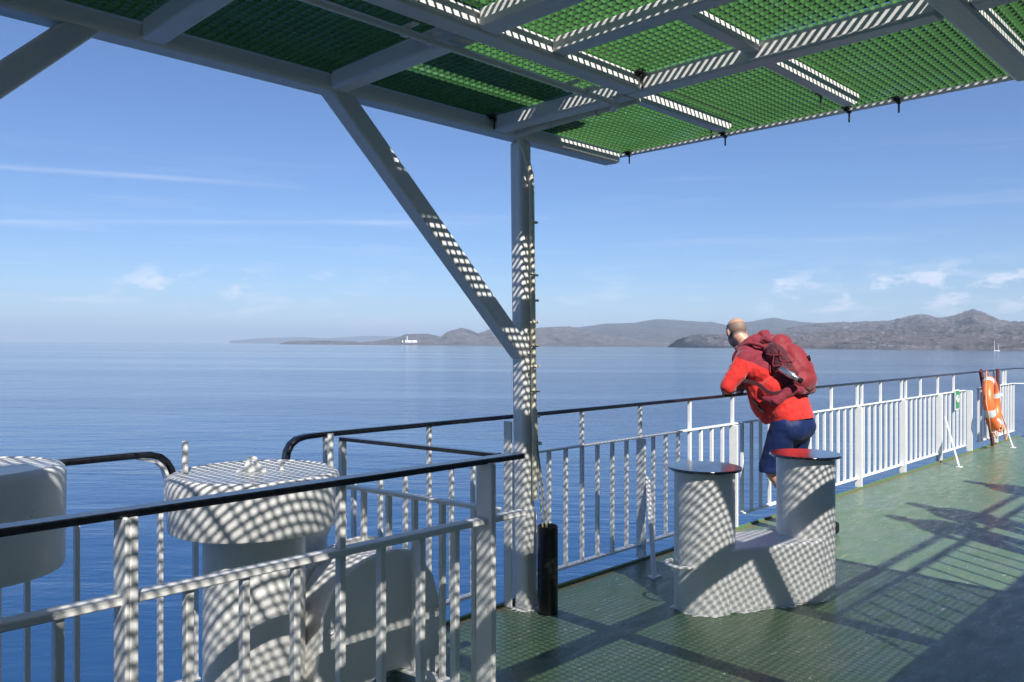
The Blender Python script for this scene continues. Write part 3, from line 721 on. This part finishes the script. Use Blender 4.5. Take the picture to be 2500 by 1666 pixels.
b=B(); ribbon(b,[(5.822,3.112,1.035),(5.812,3.08,1.005),(5.806,3.05,.975),(5.802,3.015,.94)],.026,.006,side=(0,.7,.6)); mk('side_pocket',b,BLKF,man,bevel=.002)
# backpack
bp=thing('backpack','faded red hiking backpack with maroon side pockets worn on the man in the red jacket','backpack',(6.0,2.86,1.2))
su=(V3(0,.30,.46)).normalized(); bkn=Vector((0,-su.z,su.y)); X1=Vector((1,0,0))
BC=V3(6.01,2.895,1.315)
def bag(b):
    ell(b,BC+su*.10+bkn*.0,(.13,.092,.15),(X1,bkn,su)); ell(b,BC-su*.05+bkn*.015,(.152,.110,.175),(X1,bkn,su)); ell(b,BC-su*.16+bkn*.02,(.145,.10,.10),(X1,bkn,su))
    ell(b,BC+su*.17+bkn*.02,(.115,.085,.085),(X1,bkn,su)); ell(b,BC-su*.03+bkn*.075,(.11,.075,.17),(X1,bkn,su))
    cap(b,BC+su*.19-bkn*.07-X1*.05,BC+su*.19-bkn*.07+X1*.05,.045,.045)
blob('bag',bag,PACK,bp,.008,5,.5,disp=[(.10,.012),(.03,.006)])
def pock(b):
    for s in(-1,1):
        ell(b,BC+X1*s*.112-su*.045-bkn*.012,(.062,.092,.15),(X1,bkn,su)); ell(b,BC+X1*s*.108+su*.085-bkn*.01,(.052,.080,.115),(X1,bkn,su))
blob('side_pocket',pock,MARD,bp,.007,4,.5,disp=[(.05,.02),(.02,.006)])
def straps(b):
    for s in(-1,1):
        x=6+s*.13
        P_=smoothpts([BC+su*.20-bkn*.07+X1*s*.075,V3(x,3.12,1.475),V3(x,3.22,1.46),V3(x,3.30,1.37),V3(6+s*.12,3.29,1.24),V3(6+s*.17,3.20,1.18)],5)
        for p,q in zip(P_,P_[1:]): cap(b,p,q,.016,.016,8)
blob('shoulder_strap',straps,MAR,bp,.006,2,.4)
b=B()
for s in(-1,1):
    b=B(); P_=smoothpts([BC-su*.20+X1*s*.13-bkn*.03,V3(6+s*.218,2.93,1.095),V3(6+s*.225,3.03,1.155),V3(6+s*.215,3.12,1.175),V3(6+s*.16,3.22,1.18)],5); ribbon(b,P_,.030,.010,side=(0,-.4,.8)); mk('side_webbing',b,MARD,bp,bevel=.003)
def belt(b):
    for s in(-1,1):
        cap(b,BC-su*.20+X1*s*.10-bkn*.01,V3(6+s*.195,2.91,1.035),.045,.038); cap(b,V3(6+s*.195,2.91,1.035),V3(6+s*.20,2.985,1.045),.040,.030)
    cap(b,BC-su*.235-X1*.1,BC-su*.235+X1*.1,.035,.035)
blob('hip_belt',belt,MAR,bp,.007,4,.5,disp=[(.04,.014)])
b=B()
def sidep(x,y,z): return BC+X1*x+bkn*y+su*z
for pts in ([sidep(-.165,-.05,.13),sidep(-.168,.0,.085),sidep(-.165,.06,.05)],[sidep(-.168,.0,.085),sidep(-.178,-.045,.02),sidep(-.178,.02,-.02)],[sidep(-.178,.03,.0),sidep(-.182,.0,-.08)],[sidep(-.17,-.06,-.03),sidep(-.182,.02,-.05),sidep(-.16,.085,-.09)],[sidep(-.15,.06,.10),sidep(-.165,.02,.02),sidep(-.13,.10,-.03)]):
    tube(b,smoothpts(pts,5),.0045,6)
mk('compression_cord',b,PACK,bp,smooth=60)
b=B(); box(b,6.0,6.03,2.735,2.75,1.345,1.365); ribbon(b,[(6.0,2.752,1.37),(6.0,2.735,1.385),(6.0,2.728,1.35),(6.0,2.742,1.33)],.02,.004,side=(1,0,0)); mk('haul_loop',b,BLKF,bp)
wb=thing('water_bottle','shiny steel drinking bottle in the side pocket of the backpack','bottle',tuple(sidep(-.165,.0,-.07)))
b=B(); p0=V3(5.835,2.885,1.285); p1=V3(5.825,2.735,1.205); dd=(p1-p0).normalized()
tube(b,[p0,p0+dd*.004,p0+dd*.11,p0+dd*.125,p0+dd*.135,p1,p1+dd*.002],[.025,.028,.028,.024,.018,.018,.016],20); mk('flask',b,STEEL,wb,smooth=40)
b=B(); tube(b,[p1+dd*.002,p1+dd*.004,p1+dd*.024,p1+dd*.026],[.018,.021,.021,.018],18); mk('lid',b,BLKF,wb,smooth=40)

# ------------------------------------------------------------------ rail and onlookers on the upper deck (they throw the shadows on the green deck)
ur=thing('upper_railing','white railing along the edge of the upper deck','railing',(8,-1.40,2.9))
b=B(); box(b,2.5,16,-1.43,-1.39,3.665,3.70); mk('handrail',b,WHITE,ur)
b=B(); box(b,2.5,16,-1.43,-1.39,3.475,3.505); mk('midrail',b,WHITE,ur)
u0=None
for k in range(64):
    x=2.6+.2*k
    if u0 is None: b=B(); box(b,x-.009,x+.009,-1.42,-1.40,2.9005,3.474); u0=mk('bar',b,WHITE,ur,origin=(x,-1.41,2.9))
    else: copy_at(u0,ur,(.2*k,0,0))
def onlooker(x,y,lab,mat,turn):
    t=thing('person',lab,'person',(x,y,2.9),'people on the upper deck')
    def f(b):
        o=Vector((x,y,2.9))
        for s in(-1,1):
            cap(b,o+V3(s*.1,-.02,.88),o+V3(s*.11,.03,.48),.09,.06); cap(b,o+V3(s*.11,.03,.48),o+V3(s*.11,-.02,.06),.06,.045); cap(b,o+V3(s*.11,-.02,.045),o+V3(s*.11,.15,.04),.04,.035)
            cap(b,o+V3(s*.18,.14,1.12),o+V3(s*.25,.10,.86),.055,.045); cap(b,o+V3(s*.25,.10,.86),o+V3(s*.12+turn,.22,.86),.043,.033); 
            for k in range(5): cap(b,o+V3(s*.12+turn,.22,.86),o+V3(s*.10+turn+(k-2)*.018,.29-.01*abs(k-2),.845),.012,.009)
        cap(b,o+V3(0,-.02,.92),o+V3(0,.12,1.10),.15,.17); cap(b,o+V3(-.1,.14,1.12),o+V3(.1,.14,1.12),.095,.095)
        cap(b,o+V3(0,.15,1.15),o+V3(turn*.3,.20,1.27),.055,.055); ell(b,o+V3(turn*.4,.22,1.33),(.08,.1,.115)); cap(b,o+V3(turn*.4,.30,1.30),o+V3(turn*.4,.325,1.29),.014,.012)
    blob('body',f,mat,t,.016,3,.5); return t
onlooker(5.05,-1.70,'person in a dark coat leaning on the upper deck rail',NAVY,-.1)
onlooker(5.65,-1.64,'person in a maroon top leaning on the upper deck rail',MAR,.1)
onlooker(7.35,-1.66,'person in black leaning on the upper deck rail further along',BLKF,0)

# ------------------------------------------------------------------ sea, tilted a little because the ship heels
nS=(RT*.0062+FW*.0054+UP).normalized()
HS=10.0
FS=(FW-nS*FW.dot(nS)).normalized(); RS=FS.cross(nS).normalized()
OS=EYE-nS*HS
def sea(r,f,h=0): return OS+RS*r+FS*f+nS*h
SM=Matrix((( RS.x,FS.x,nS.x,OS.x),(RS.y,FS.y,nS.y,OS.y),(RS.z,FS.z,nS.z,OS.z),(0,0,0,1)))
def seamat():
    m,nt,bs=newmat('sea_water')
    tc=nt.nodes.new('ShaderNodeTexCoord'); v=tc.outputs['Object']
    w1=noise(nt,.36,3,.55,vec=v,stretch=(.5,1.3,1)); w2=noise(nt,1.5,4,.6,vec=v,stretch=(.55,1.3,1)); w3=noise(nt,.07,2,.5,vec=v,stretch=(.6,1.3,1))
    s=nt.nodes.new('ShaderNodeMath'); s.operation='MULTIPLY_ADD'; s.inputs[1].default_value=.32; nt.links.new(w2.outputs[0],s.inputs[0]); nt.links.new(w1.outputs[0],s.inputs[2])
    s2=nt.nodes.new('ShaderNodeMath'); s2.operation='MULTIPLY_ADD'; s2.inputs[1].default_value=1.6; nt.links.new(w3.outputs[0],s2.inputs[0]); nt.links.new(s.outputs[0],s2.inputs[2])
    # calm slicks and ruffled lanes
    sl=noise(nt,.0045,7,.66,vec=v,stretch=(.22,1.5,1)); rs=ramp(nt,[(.40,.22),(.50,.75),(.60,1.15)]); nt.links.new(sl.outputs[0],rs.inputs[0])
    mu=nt.nodes.new('ShaderNodeMath'); mu.operation='MULTIPLY'; mu.inputs[1].default_value=SEAB; nt.links.new(rs.outputs[0],mu.inputs[0])
    b=N(nt,'ShaderNodeBump'); b.inputs['Distance'].default_value=.55; nt.links.new(mu.outputs[0],b.inputs['Strength']); nt.links.new(s2.outputs[0],b.inputs['Height']); nt.links.new(b.outputs[0],bs.inputs['Normal'])
    bs.inputs['Base Color'].default_value=(.013,.056,.150,1)
    bs.inputs['Roughness'].default_value=.08; bs.inputs['IOR'].default_value=1.333
    return m
SEAB=.38
me=bpy.data.meshes.new('sea'); b=B(); rings=[]
for r in (0,8,30,100,400,1500,6000,20000,60000):
    rings.append([b.verts.new((r*math.cos(2*math.pi*k/64),r*math.sin(2*math.pi*k/64),0)) for k in range(64)] if r else [b.verts.new((0,0,0))])
for k in range(64): b.faces.new((rings[0][0],rings[1][k],rings[1][(k+1)%64]))
for q,w in zip(rings[1:],rings[2:]):
    for k in range(64): b.faces.new((q[k],w[k],w[(k+1)%64],q[(k+1)%64]))
b.to_mesh(me); b.free(); me.materials.append(seamat()); so=bpy.data.objects.new('sea',me); so.matrix_world=SM; link(so); tag(so,kind='structure')

# ------------------------------------------------------------------ hills
def hillmat(name,lo,hi,rock,dark):
    m,nt,bs=newmat(name); tc=nt.nodes.new('ShaderNodeTexCoord'); v=tc.outputs['Object']
    a=noise(nt,.0035,6,.62,vec=v,stretch=(1,1,2.5)); r=ramp(nt,[(.30,lo),(.52,hi),(.70,(.15,.12,.11))]); nt.links.new(a.outputs[0],r.inputs[0])
    k=noise(nt,.016,8,.72,vec=v,stretch=(1,.6,3)); rk=ramp(nt,[(.54,0),(.64,1)]); nt.links.new(k.outputs[0],rk.inputs[0])
    c=mixc(nt,rk.outputs[0],r.outputs[0],rock)
    d=noise(nt,.011,8,.7,vec=v,stretch=(1,.6,3)); rd=ramp(nt,[(.34,1),(.45,0)]); nt.links.new(d.outputs[0],rd.inputs[0])
    c=mixc(nt,rd.outputs[0],c,dark)
    nt.links.new(c,bs.inputs['Base Color']); bs.inputs['Roughness'].default_value=1; bs.inputs['Specular IOR Level'].default_value=0
    bump(nt,k.outputs[0],1.0,30,bs); return m
from mathutils import noise as mn
def sky_y(x): return 834.4+.0062*x
def interp(T,x):
    if x<=T[0][0]: return T[0][1:]
    for p,q in zip(T,T[1:]):
        if x<=q[0]:
            t=(x-p[0])/(q[0]-p[0]); t2=t*t*(3-2*t)*.5+t*.5
            return [a+(c-a)*t2 for a,c in zip(p[1:],q[1:])]
    return T[-1][1:]
def hill(name,ridge,shore,D1,back,mat,rough=.16,cols=360,rows=26,seed=0,power=.8,nf=1.0):
    """terrain: ridge heights (from the skyline bearings) at distance D1, falling to the shore at its own distance"""
    b=B(); grid=[]
    x0,x1=ridge[0][0],ridge[-1][0]
    for i in range(cols+1):
        x=x0+(x1-x0)*i/cols; u=(x-1250)/FPX; ys=interp(ridge,x)[0]; D0,=interp(shore,x)
        hR=HS+(sky_y(x)-ys)/FPX*D1
        col=[]
        for j in range(rows+1):
            t=j/(rows-6) if j<=rows-6 else 1+ (j-(rows-6))/6
            if t<=1: D=D0+(D1-D0)*t; h=hR*(t**power)
            else: D=D1+back*(t-1); h=hR*(1-(t-1))**1.3
            r=u*D; n=mn.fractal(Vector((r*.0016*nf+seed,D*.0012*nf,seed)),.9,2.1,7)
            n2=mn.ridged_multi_fractal(Vector((r*.004*nf,D*.003*nf,seed+3)),.9,2.2,5,1,2)-1.0
            env=min(1,max(0,min(t,2-t)*1.0)); e=(env**.6)
            w=1-.85*max(0,1-abs(t-1)*3)         # keep the skyline
            h=h+hR*rough*e*w*(n*1.9+n2*.9)+ (n2*4.0*nf if 0<t<2 else 0)
            if j==0: h=-3
            if j==1: h=max(h,2+3*abs(n))
            col.append(b.verts.new((r,D,h if j==0 else max(h,.5))))
        grid.append(col)
    for q,w in zip(grid,grid[1:]):
        for j in range(rows): b.faces.new((q[j],w[j],w[j+1],q[j+1]))
    bmesh.ops.recalc_face_normals(b,faces=b.faces[:])
    me=bpy.data.meshes.new(name); b.to_mesh(me); b.free(); me.materials.append(mat)
    for p in me.polygons: p.use_smooth=True
    o=bpy.data.objects.new(name,me); o.matrix_world=SM; link(o); return tag(o,kind='structure')
HM=hillmat('rocky_moor',(.068,.072,.068),(.135,.128,.135),(.26,.25,.27),(.030,.034,.042))
HM2=hillmat('distant_moor',(.055,.062,.058),(.08,.082,.082),(.14,.13,.14),(.04,.048,.052))
hill('hills',[(560,832),(640,826),(720,823),(800,826),(900,820),(1000,822),(1060,826),(1120,830)],[(0,27000)],30000,3000,HM2,.05,cols=120,seed=31,nf=.3)
hill('hills',[(682,838.5),(708,833.5),(740,833),(786,832),(820,833),(868,834.5),(880,837),(902,835),(942,829.5),(976,823),(990,816),(1010,814.6),(1041,815.4),(1060,818),(1075,821.5),(1092,810.5),(1110,805.5),(1126,801.5),(1143,805),(1155,809),(1167,814),(1180,811),(1195,806),(1230,803),(1270,805),(1311,801),(1341,799),(1387,798),(1410,802),(1427,807),(1450,812),(1500,820),(1560,830),(1640,838),(1700,843)],
     [(682,8600),(900,7400),(1100,7000),(1300,6800),(1500,6400),(1700,6600)],8900,1500,HM,.10,cols=520,rows=40,seed=4,power=1.25)
hill('hills',[(1290,806),(1360,803),(1412,799),(1445,796),(1478,791),(1520,789.5),(1550,788.5),(1575,784),(1601,780),(1640,782),(1677,785),(1705,786),(1734,786),(1755,790),(1774,793.6),(1795,791),(1831,786),(1860,780),(1887,777),(1925,782),(1963,787),(2014,790),(2060,790),(2140,796),(2220,806)],[(1290,9500),(2200,9500)],15500,4000,HM2,.09,cols=300,rows=34,seed=11,nf=.7)
hill('hills',[(1800,838),(1850,818),(1902,806),(1930,800),(1963,795),(2000,791),(2035,789.5),(2075,789.5),(2110,788),(2137,787),(2177,785),(2198,778),(2225,770),(2249,767.5),(2265,769),(2280,771.6),(2300,774.7),(2325,771),(2346,767.5),(2362,761),(2376.5,757.5),(2390,761),(2402,764.5),(2420,773),(2443,785),(2473,791),(2500,789),(2540,784),(2600,780),(2800,790)],[(1800,6600),(2000,5200),(2300,3500),(2600,3200),(2800,3100)],8200,2500,HM,.13,cols=520,rows=44,seed=23,power=.85)
hill('hills',[(1630,846),(1640,840),(1657,830),(1672,824),(1698,817),(1730,817),(1774,816.5),(1820,818),(1900,817),(1960,814),(2040,812),(2120,810),(2200,806),(2280,803),(2360,800),(2440,801),(2500,800),(2600,799),(2800,800)],[(1630,5600),(1800,4600),(2200,3300),(2500,2900),(2800,2800)],5400,2500,HM,.16,cols=620,rows=44,seed=41,power=.62,nf=2.0)
# ------------------------------------------------------------------ lighthouse, cottages, yacht
def seapt(x,D,h): return sea((x-1250)/FPX*D,D,h)
WH=paint('white_limewash',(.85,.85,.83),.7,.1,.01,1,var=.03)
zl=HS+(840.6-831.5)/FPX*7100-8
def lb_(x,y,D): return HS-(y-sky_y(x))/FPX*D
D=7250; hb=lb_(994,832,D)
lh=thing('lighthouse','tiny white lighthouse tower on the low headland left of the brace','lighthouse',tuple(seapt(994,D,hb)))
bs_=seapt(994,D,hb)
b=B(); lathe(b,bs_,[(4.2,-10),(3.9,0),(2.9,38),(3.6,38.2),(3.6,40)],24); mk('tower',b,WH,lh,smooth=40)
b=B(); lathe(b,bs_,[(2.2,40),(2.2,44),(2.6,44.2),(.3,47)],16); mk('lantern',b,BLACKT,lh)
for k,(xa,xb,lab) in enumerate(((989,1004.5,'long white keepers cottage at the foot of the lighthouse'),(1006.5,1018,'white cottage right of the lighthouse'),(981.5,984,'very small white hut left of the lighthouse'))):
    hbb=lb_((xa+xb)/2,833.4,D-40); r0=(xa-1250)/FPX*(D-40); r1=(xb-1250)/FPX*(D-40)
    t=thing('cottage',lab,'cottage',tuple(sea((r0+r1)/2,D-40,hbb)),'white cottages by the lighthouse')
    def q(r,f,h): return sea(r,D-40+f,hbb+h)
    b=B(); hexa(b,[q(r0,0,-12),q(r1,0,-12),q(r1,9,-12),q(r0,9,-12),q(r0,0,5),q(r1,0,5),q(r1,9,5),q(r0,9,5)]); mk('wall',b,WH,t)
    b=B(); prism(b,[(-.5,5.05),(9.5,5.05),(4.5,8)],lambda f,h:q(r0-.5,f,h),lambda f,h:q(r1+.5,f,h)); mk('roof',b,HULLW,t)
D=2500.; r0=(2427-1250)/FPX*D; r1=(2441-1250)/FPX*D
yt=thing('sailing_boat','small white two-masted sailing boat near the shore at the right','sailboat',tuple(sea((r0+r1)/2,D,0)),None)
def q(r,f,h): return sea(r,D+f,h)
b=B(); prism(b,[(r0-1,1.6),(r0+.4,.2),(r1-1,.1),(r1,1.5)],lambda r,h:q(r,-2,h),lambda r,h:q(r,2,h)); mk('hull',b,WH,yt)
b=B(); obox(b,q(r0+1.2,0,1.5),q(r0+1.0,0,33),.9,.9,up=(0,1,0),w1=.5,h1=.5); mk('main_mast',b,WH,yt)
b=B(); obox(b,q(r1-4,0,1.5),q(r1-3.6,0,23),.7,.7,up=(0,1,0),w1=.4,h1=.4); mk('mizzen_mast',b,WH,yt)
b=B(); obox(b,q(r1-4,0,3.0),q(r1-3.9,0,10),1.6,.5,up=(0,1,0)); mk('furled_sail',b,WH,yt)

# ------------------------------------------------------------------ haze
HAZE=4.6e-5
if HAZE:
    b=B(); hx=62000
    pts=[sea(-hx,-hx,-1.0),sea(hx,-hx,-1.0),sea(hx,hx,-1.0),sea(-hx,hx,-1.0),sea(-hx,-hx,900),sea(hx,-hx,900),sea(hx,hx,900),sea(-hx,hx,900)]
    hexa(b,pts); m=bpy.data.materials.new('haze'); m.use_nodes=True; nt=m.node_tree; nt.nodes.clear()
    pv=nt.nodes.new('ShaderNodeVolumePrincipled'); pv.inputs['Density'].default_value=HAZE; pv.inputs['Color'].default_value=(.62,.78,1,1); pv.inputs['Anisotropy'].default_value=0
    oo=nt.nodes.new('ShaderNodeOutputMaterial'); nt.links.new(pv.outputs[0],oo.inputs['Volume']); m.volume_intersection_method='FAST' if hasattr(m,'volume_intersection_method') else None
    o=mk('haze',b,m); tag(o,kind='stuff')

# ------------------------------------------------------------------ sky
w=bpy.data.worlds.new('World'); sc.world=w; w.use_nodes=True; nt=w.node_tree; bg=nt.nodes['Background']
sky=nt.nodes.new('ShaderNodeTexSky'); sky.sky_type='NISHITA'; sky.sun_disc=False
tos=-SUN; el=math.asin(tos.z); az=math.atan2(tos.x,tos.y)
sky.sun_elevation=el; sky.sun_rotation=az
sky.air_density=1.0; sky.dust_density=.0; sky.ozone_density=3.5; sky.altitude=0
tc=nt.nodes.new('ShaderNodeTexCoord'); DIR=tc.outputs['Generated']
# keep the part of the sky dome just under the horizon as pale as the horizon itself
sx=nt.nodes.new('ShaderNodeSeparateXYZ'); nt.links.new(DIR,sx.inputs[0])
mx=nt.nodes.new('ShaderNodeMath'); mx.operation='MAXIMUM'; mx.inputs[1].default_value=.004; nt.links.new(sx.outputs[2],mx.inputs[0])
cx=nt.nodes.new('ShaderNodeCombineXYZ'); nt.links.new(sx.outputs[0],cx.inputs[0]); nt.links.new(sx.outputs[1],cx.inputs[1]); nt.links.new(mx.outputs[0],cx.inputs[2]); nt.links.new(cx.outputs[0],sky.inputs[0])
def M(op,a,b_=None,c=None):
    n=nt.nodes.new('ShaderNodeMath'); n.operation=op; n.use_clamp=False
    for i,v in enumerate((a,b_,c)):
        if v is None: continue
        if isinstance(v,bpy.types.NodeSocket): nt.links.new(v,n.inputs[i])
        else: n.inputs[i].default_value=v
    return n.outputs[0]
def bell(x,c0,wd): # smooth 0..1..0
    return M('SUBTRACT',1,M('MINIMUM',M('ABSOLUTE',M('DIVIDE',M('SUBTRACT',x,c0),wd)),1.0))
z=sx.outputs[2]
n1=noise(nt,9,6,.58,vec=DIR,stretch=(1,1,5.5)); c1=ramp(nt,[(.56,0),(.70,1)]); nt.links.new(n1.outputs[0],c1.inputs[0])
cl1=M('MULTIPLY',c1.outputs[0],bell(z,.045,.055))
n2=noise(nt,4,5,.6,vec=DIR,stretch=(1,1,16)); c2=ramp(nt,[(.52,0),(.75,1)]); nt.links.new(n2.outputs[0],c2.inputs[0])
cl2=M('MULTIPLY',M('MULTIPLY',c2.outputs[0],bell(z,.12,.13)),.16)
n3=noise(nt,23,7,.6,vec=DIR,stretch=(1,1,2.8)); c3=ramp(nt,[(.50,0),(.60,1)]); nt.links.new(n3.outputs[0],c3.inputs[0])
n4=noise(nt,3.6,2,.5,vec=DIR)
vr=nt.nodes.new('ShaderNodeVectorMath'); vr.operation='DOT_PRODUCT'; nt.links.new(DIR,vr.inputs[0]); vr.inputs[1].default_value=RT
c4=ramp(nt,[(.50,0),(.62,1)]); nt.links.new(M('MULTIPLY_ADD',vr.outputs['Value'],.22,n4.outputs[0]),c4.inputs[0])
cl3=M('MULTIPLY',M('MULTIPLY',c3.outputs[0],c4.outputs[0]),M('MINIMUM',M('MULTIPLY',bell(z,.054,.036),1.8),1.0))
def raydir(x,y): return (FW+RT*((x-1250)/FPX)-UP*((y-831.5)/FPX)).normalized()
def trail(p,q_,wd,x0,x1):
    a,b__=raydir(*p),raydir(*q_); n=a.cross(b__).normalized(); mid=raydir((x0+x1)/2,(p[1]+q_[1])/2); hw=1-mid.dot(raydir(x1,(p[1]+q_[1])/2))
    vd=nt.nodes.new('ShaderNodeVectorMath'); vd.operation='DOT_PRODUCT'; nt.links.new(DIR,vd.inputs[0]); vd.inputs[1].default_value=n
    vm=nt.nodes.new('ShaderNodeVectorMath'); vm.operation='DOT_PRODUCT'; nt.links.new(DIR,vm.inputs[0]); vm.inputs[1].default_value=mid
    along=M('MAXIMUM',M('SUBTRACT',1,M('DIVIDE',M('SUBTRACT',1,vm.outputs['Value']),hw)),0)
    return M('MULTIPLY',bell(vd.outputs['Value'],0,wd),M('MULTIPLY',M('POWER',along,.6),M('MULTIPLY_ADD',n2.outputs[0],1.2,-.1)))
t1=trail((0,407),(740,458),.0042,-700,760); t2=trail((0,541),(1240,545),.004,-500,1300)
mask=M('MINIMUM',M('ADD',M('ADD',M('MULTIPLY',cl1,.55),cl2),M('ADD',M('MULTIPLY',cl3,.6),M('ADD',M('MULTIPLY',t1,.34),M('MULTIPLY',t2,.26)))),1.0)
CLOUD=(8.6,8.7,9.6)
tint=nt.nodes.new('ShaderNodeMix'); tint.data_type='RGBA'; tint.blend_type='MULTIPLY'; tint.inputs[0].default_value=1; tint.inputs[7].default_value=(.58,.715,.955,1); nt.links.new(sky.outputs[0],tint.inputs[6])
mixn=mixc(nt,mask,tint.outputs[2],CLOUD)
nt.links.new(mixn,bg.inputs['Color']); bg.inputs['Strength'].default_value=.076

# ------------------------------------------------------------------ sun, camera, colour
L=bpy.data.lights.new('sun','SUN'); L.energy=5.0; L.angle=R(.40); L.color=(1,.955,.89)
lo=bpy.data.objects.new('sun',L); lo.rotation_euler=SUN.to_track_quat('-Z','Y').to_euler(); link(lo)
cam=bpy.data.cameras.new('camera'); cam.sensor_width=36; cam.lens=FPX/2500*36; cam.clip_start=.05; cam.clip_end=2e5; cam.shift_y=-1.5/2500
co=bpy.data.objects.new('camera',cam); co.location=EYE; co.rotation_euler=(R(90),0,math.atan2(-CA,SA)); link(co); sc.camera=co
vs=sc.view_settings; sc.display_settings.display_device='sRGB'; vs.view_transform='Standard'; vs.look='None'; vs.exposure=.72; vs.gamma=1; vs.use_curve_mapping=False
sc.cycles.max_bounces=8; sc.cycles.volume_bounces=0; sc.cycles.diffuse_bounces=4; sc.cycles.glossy_bounces=4; sc.cycles.sample_clamp_indirect=6
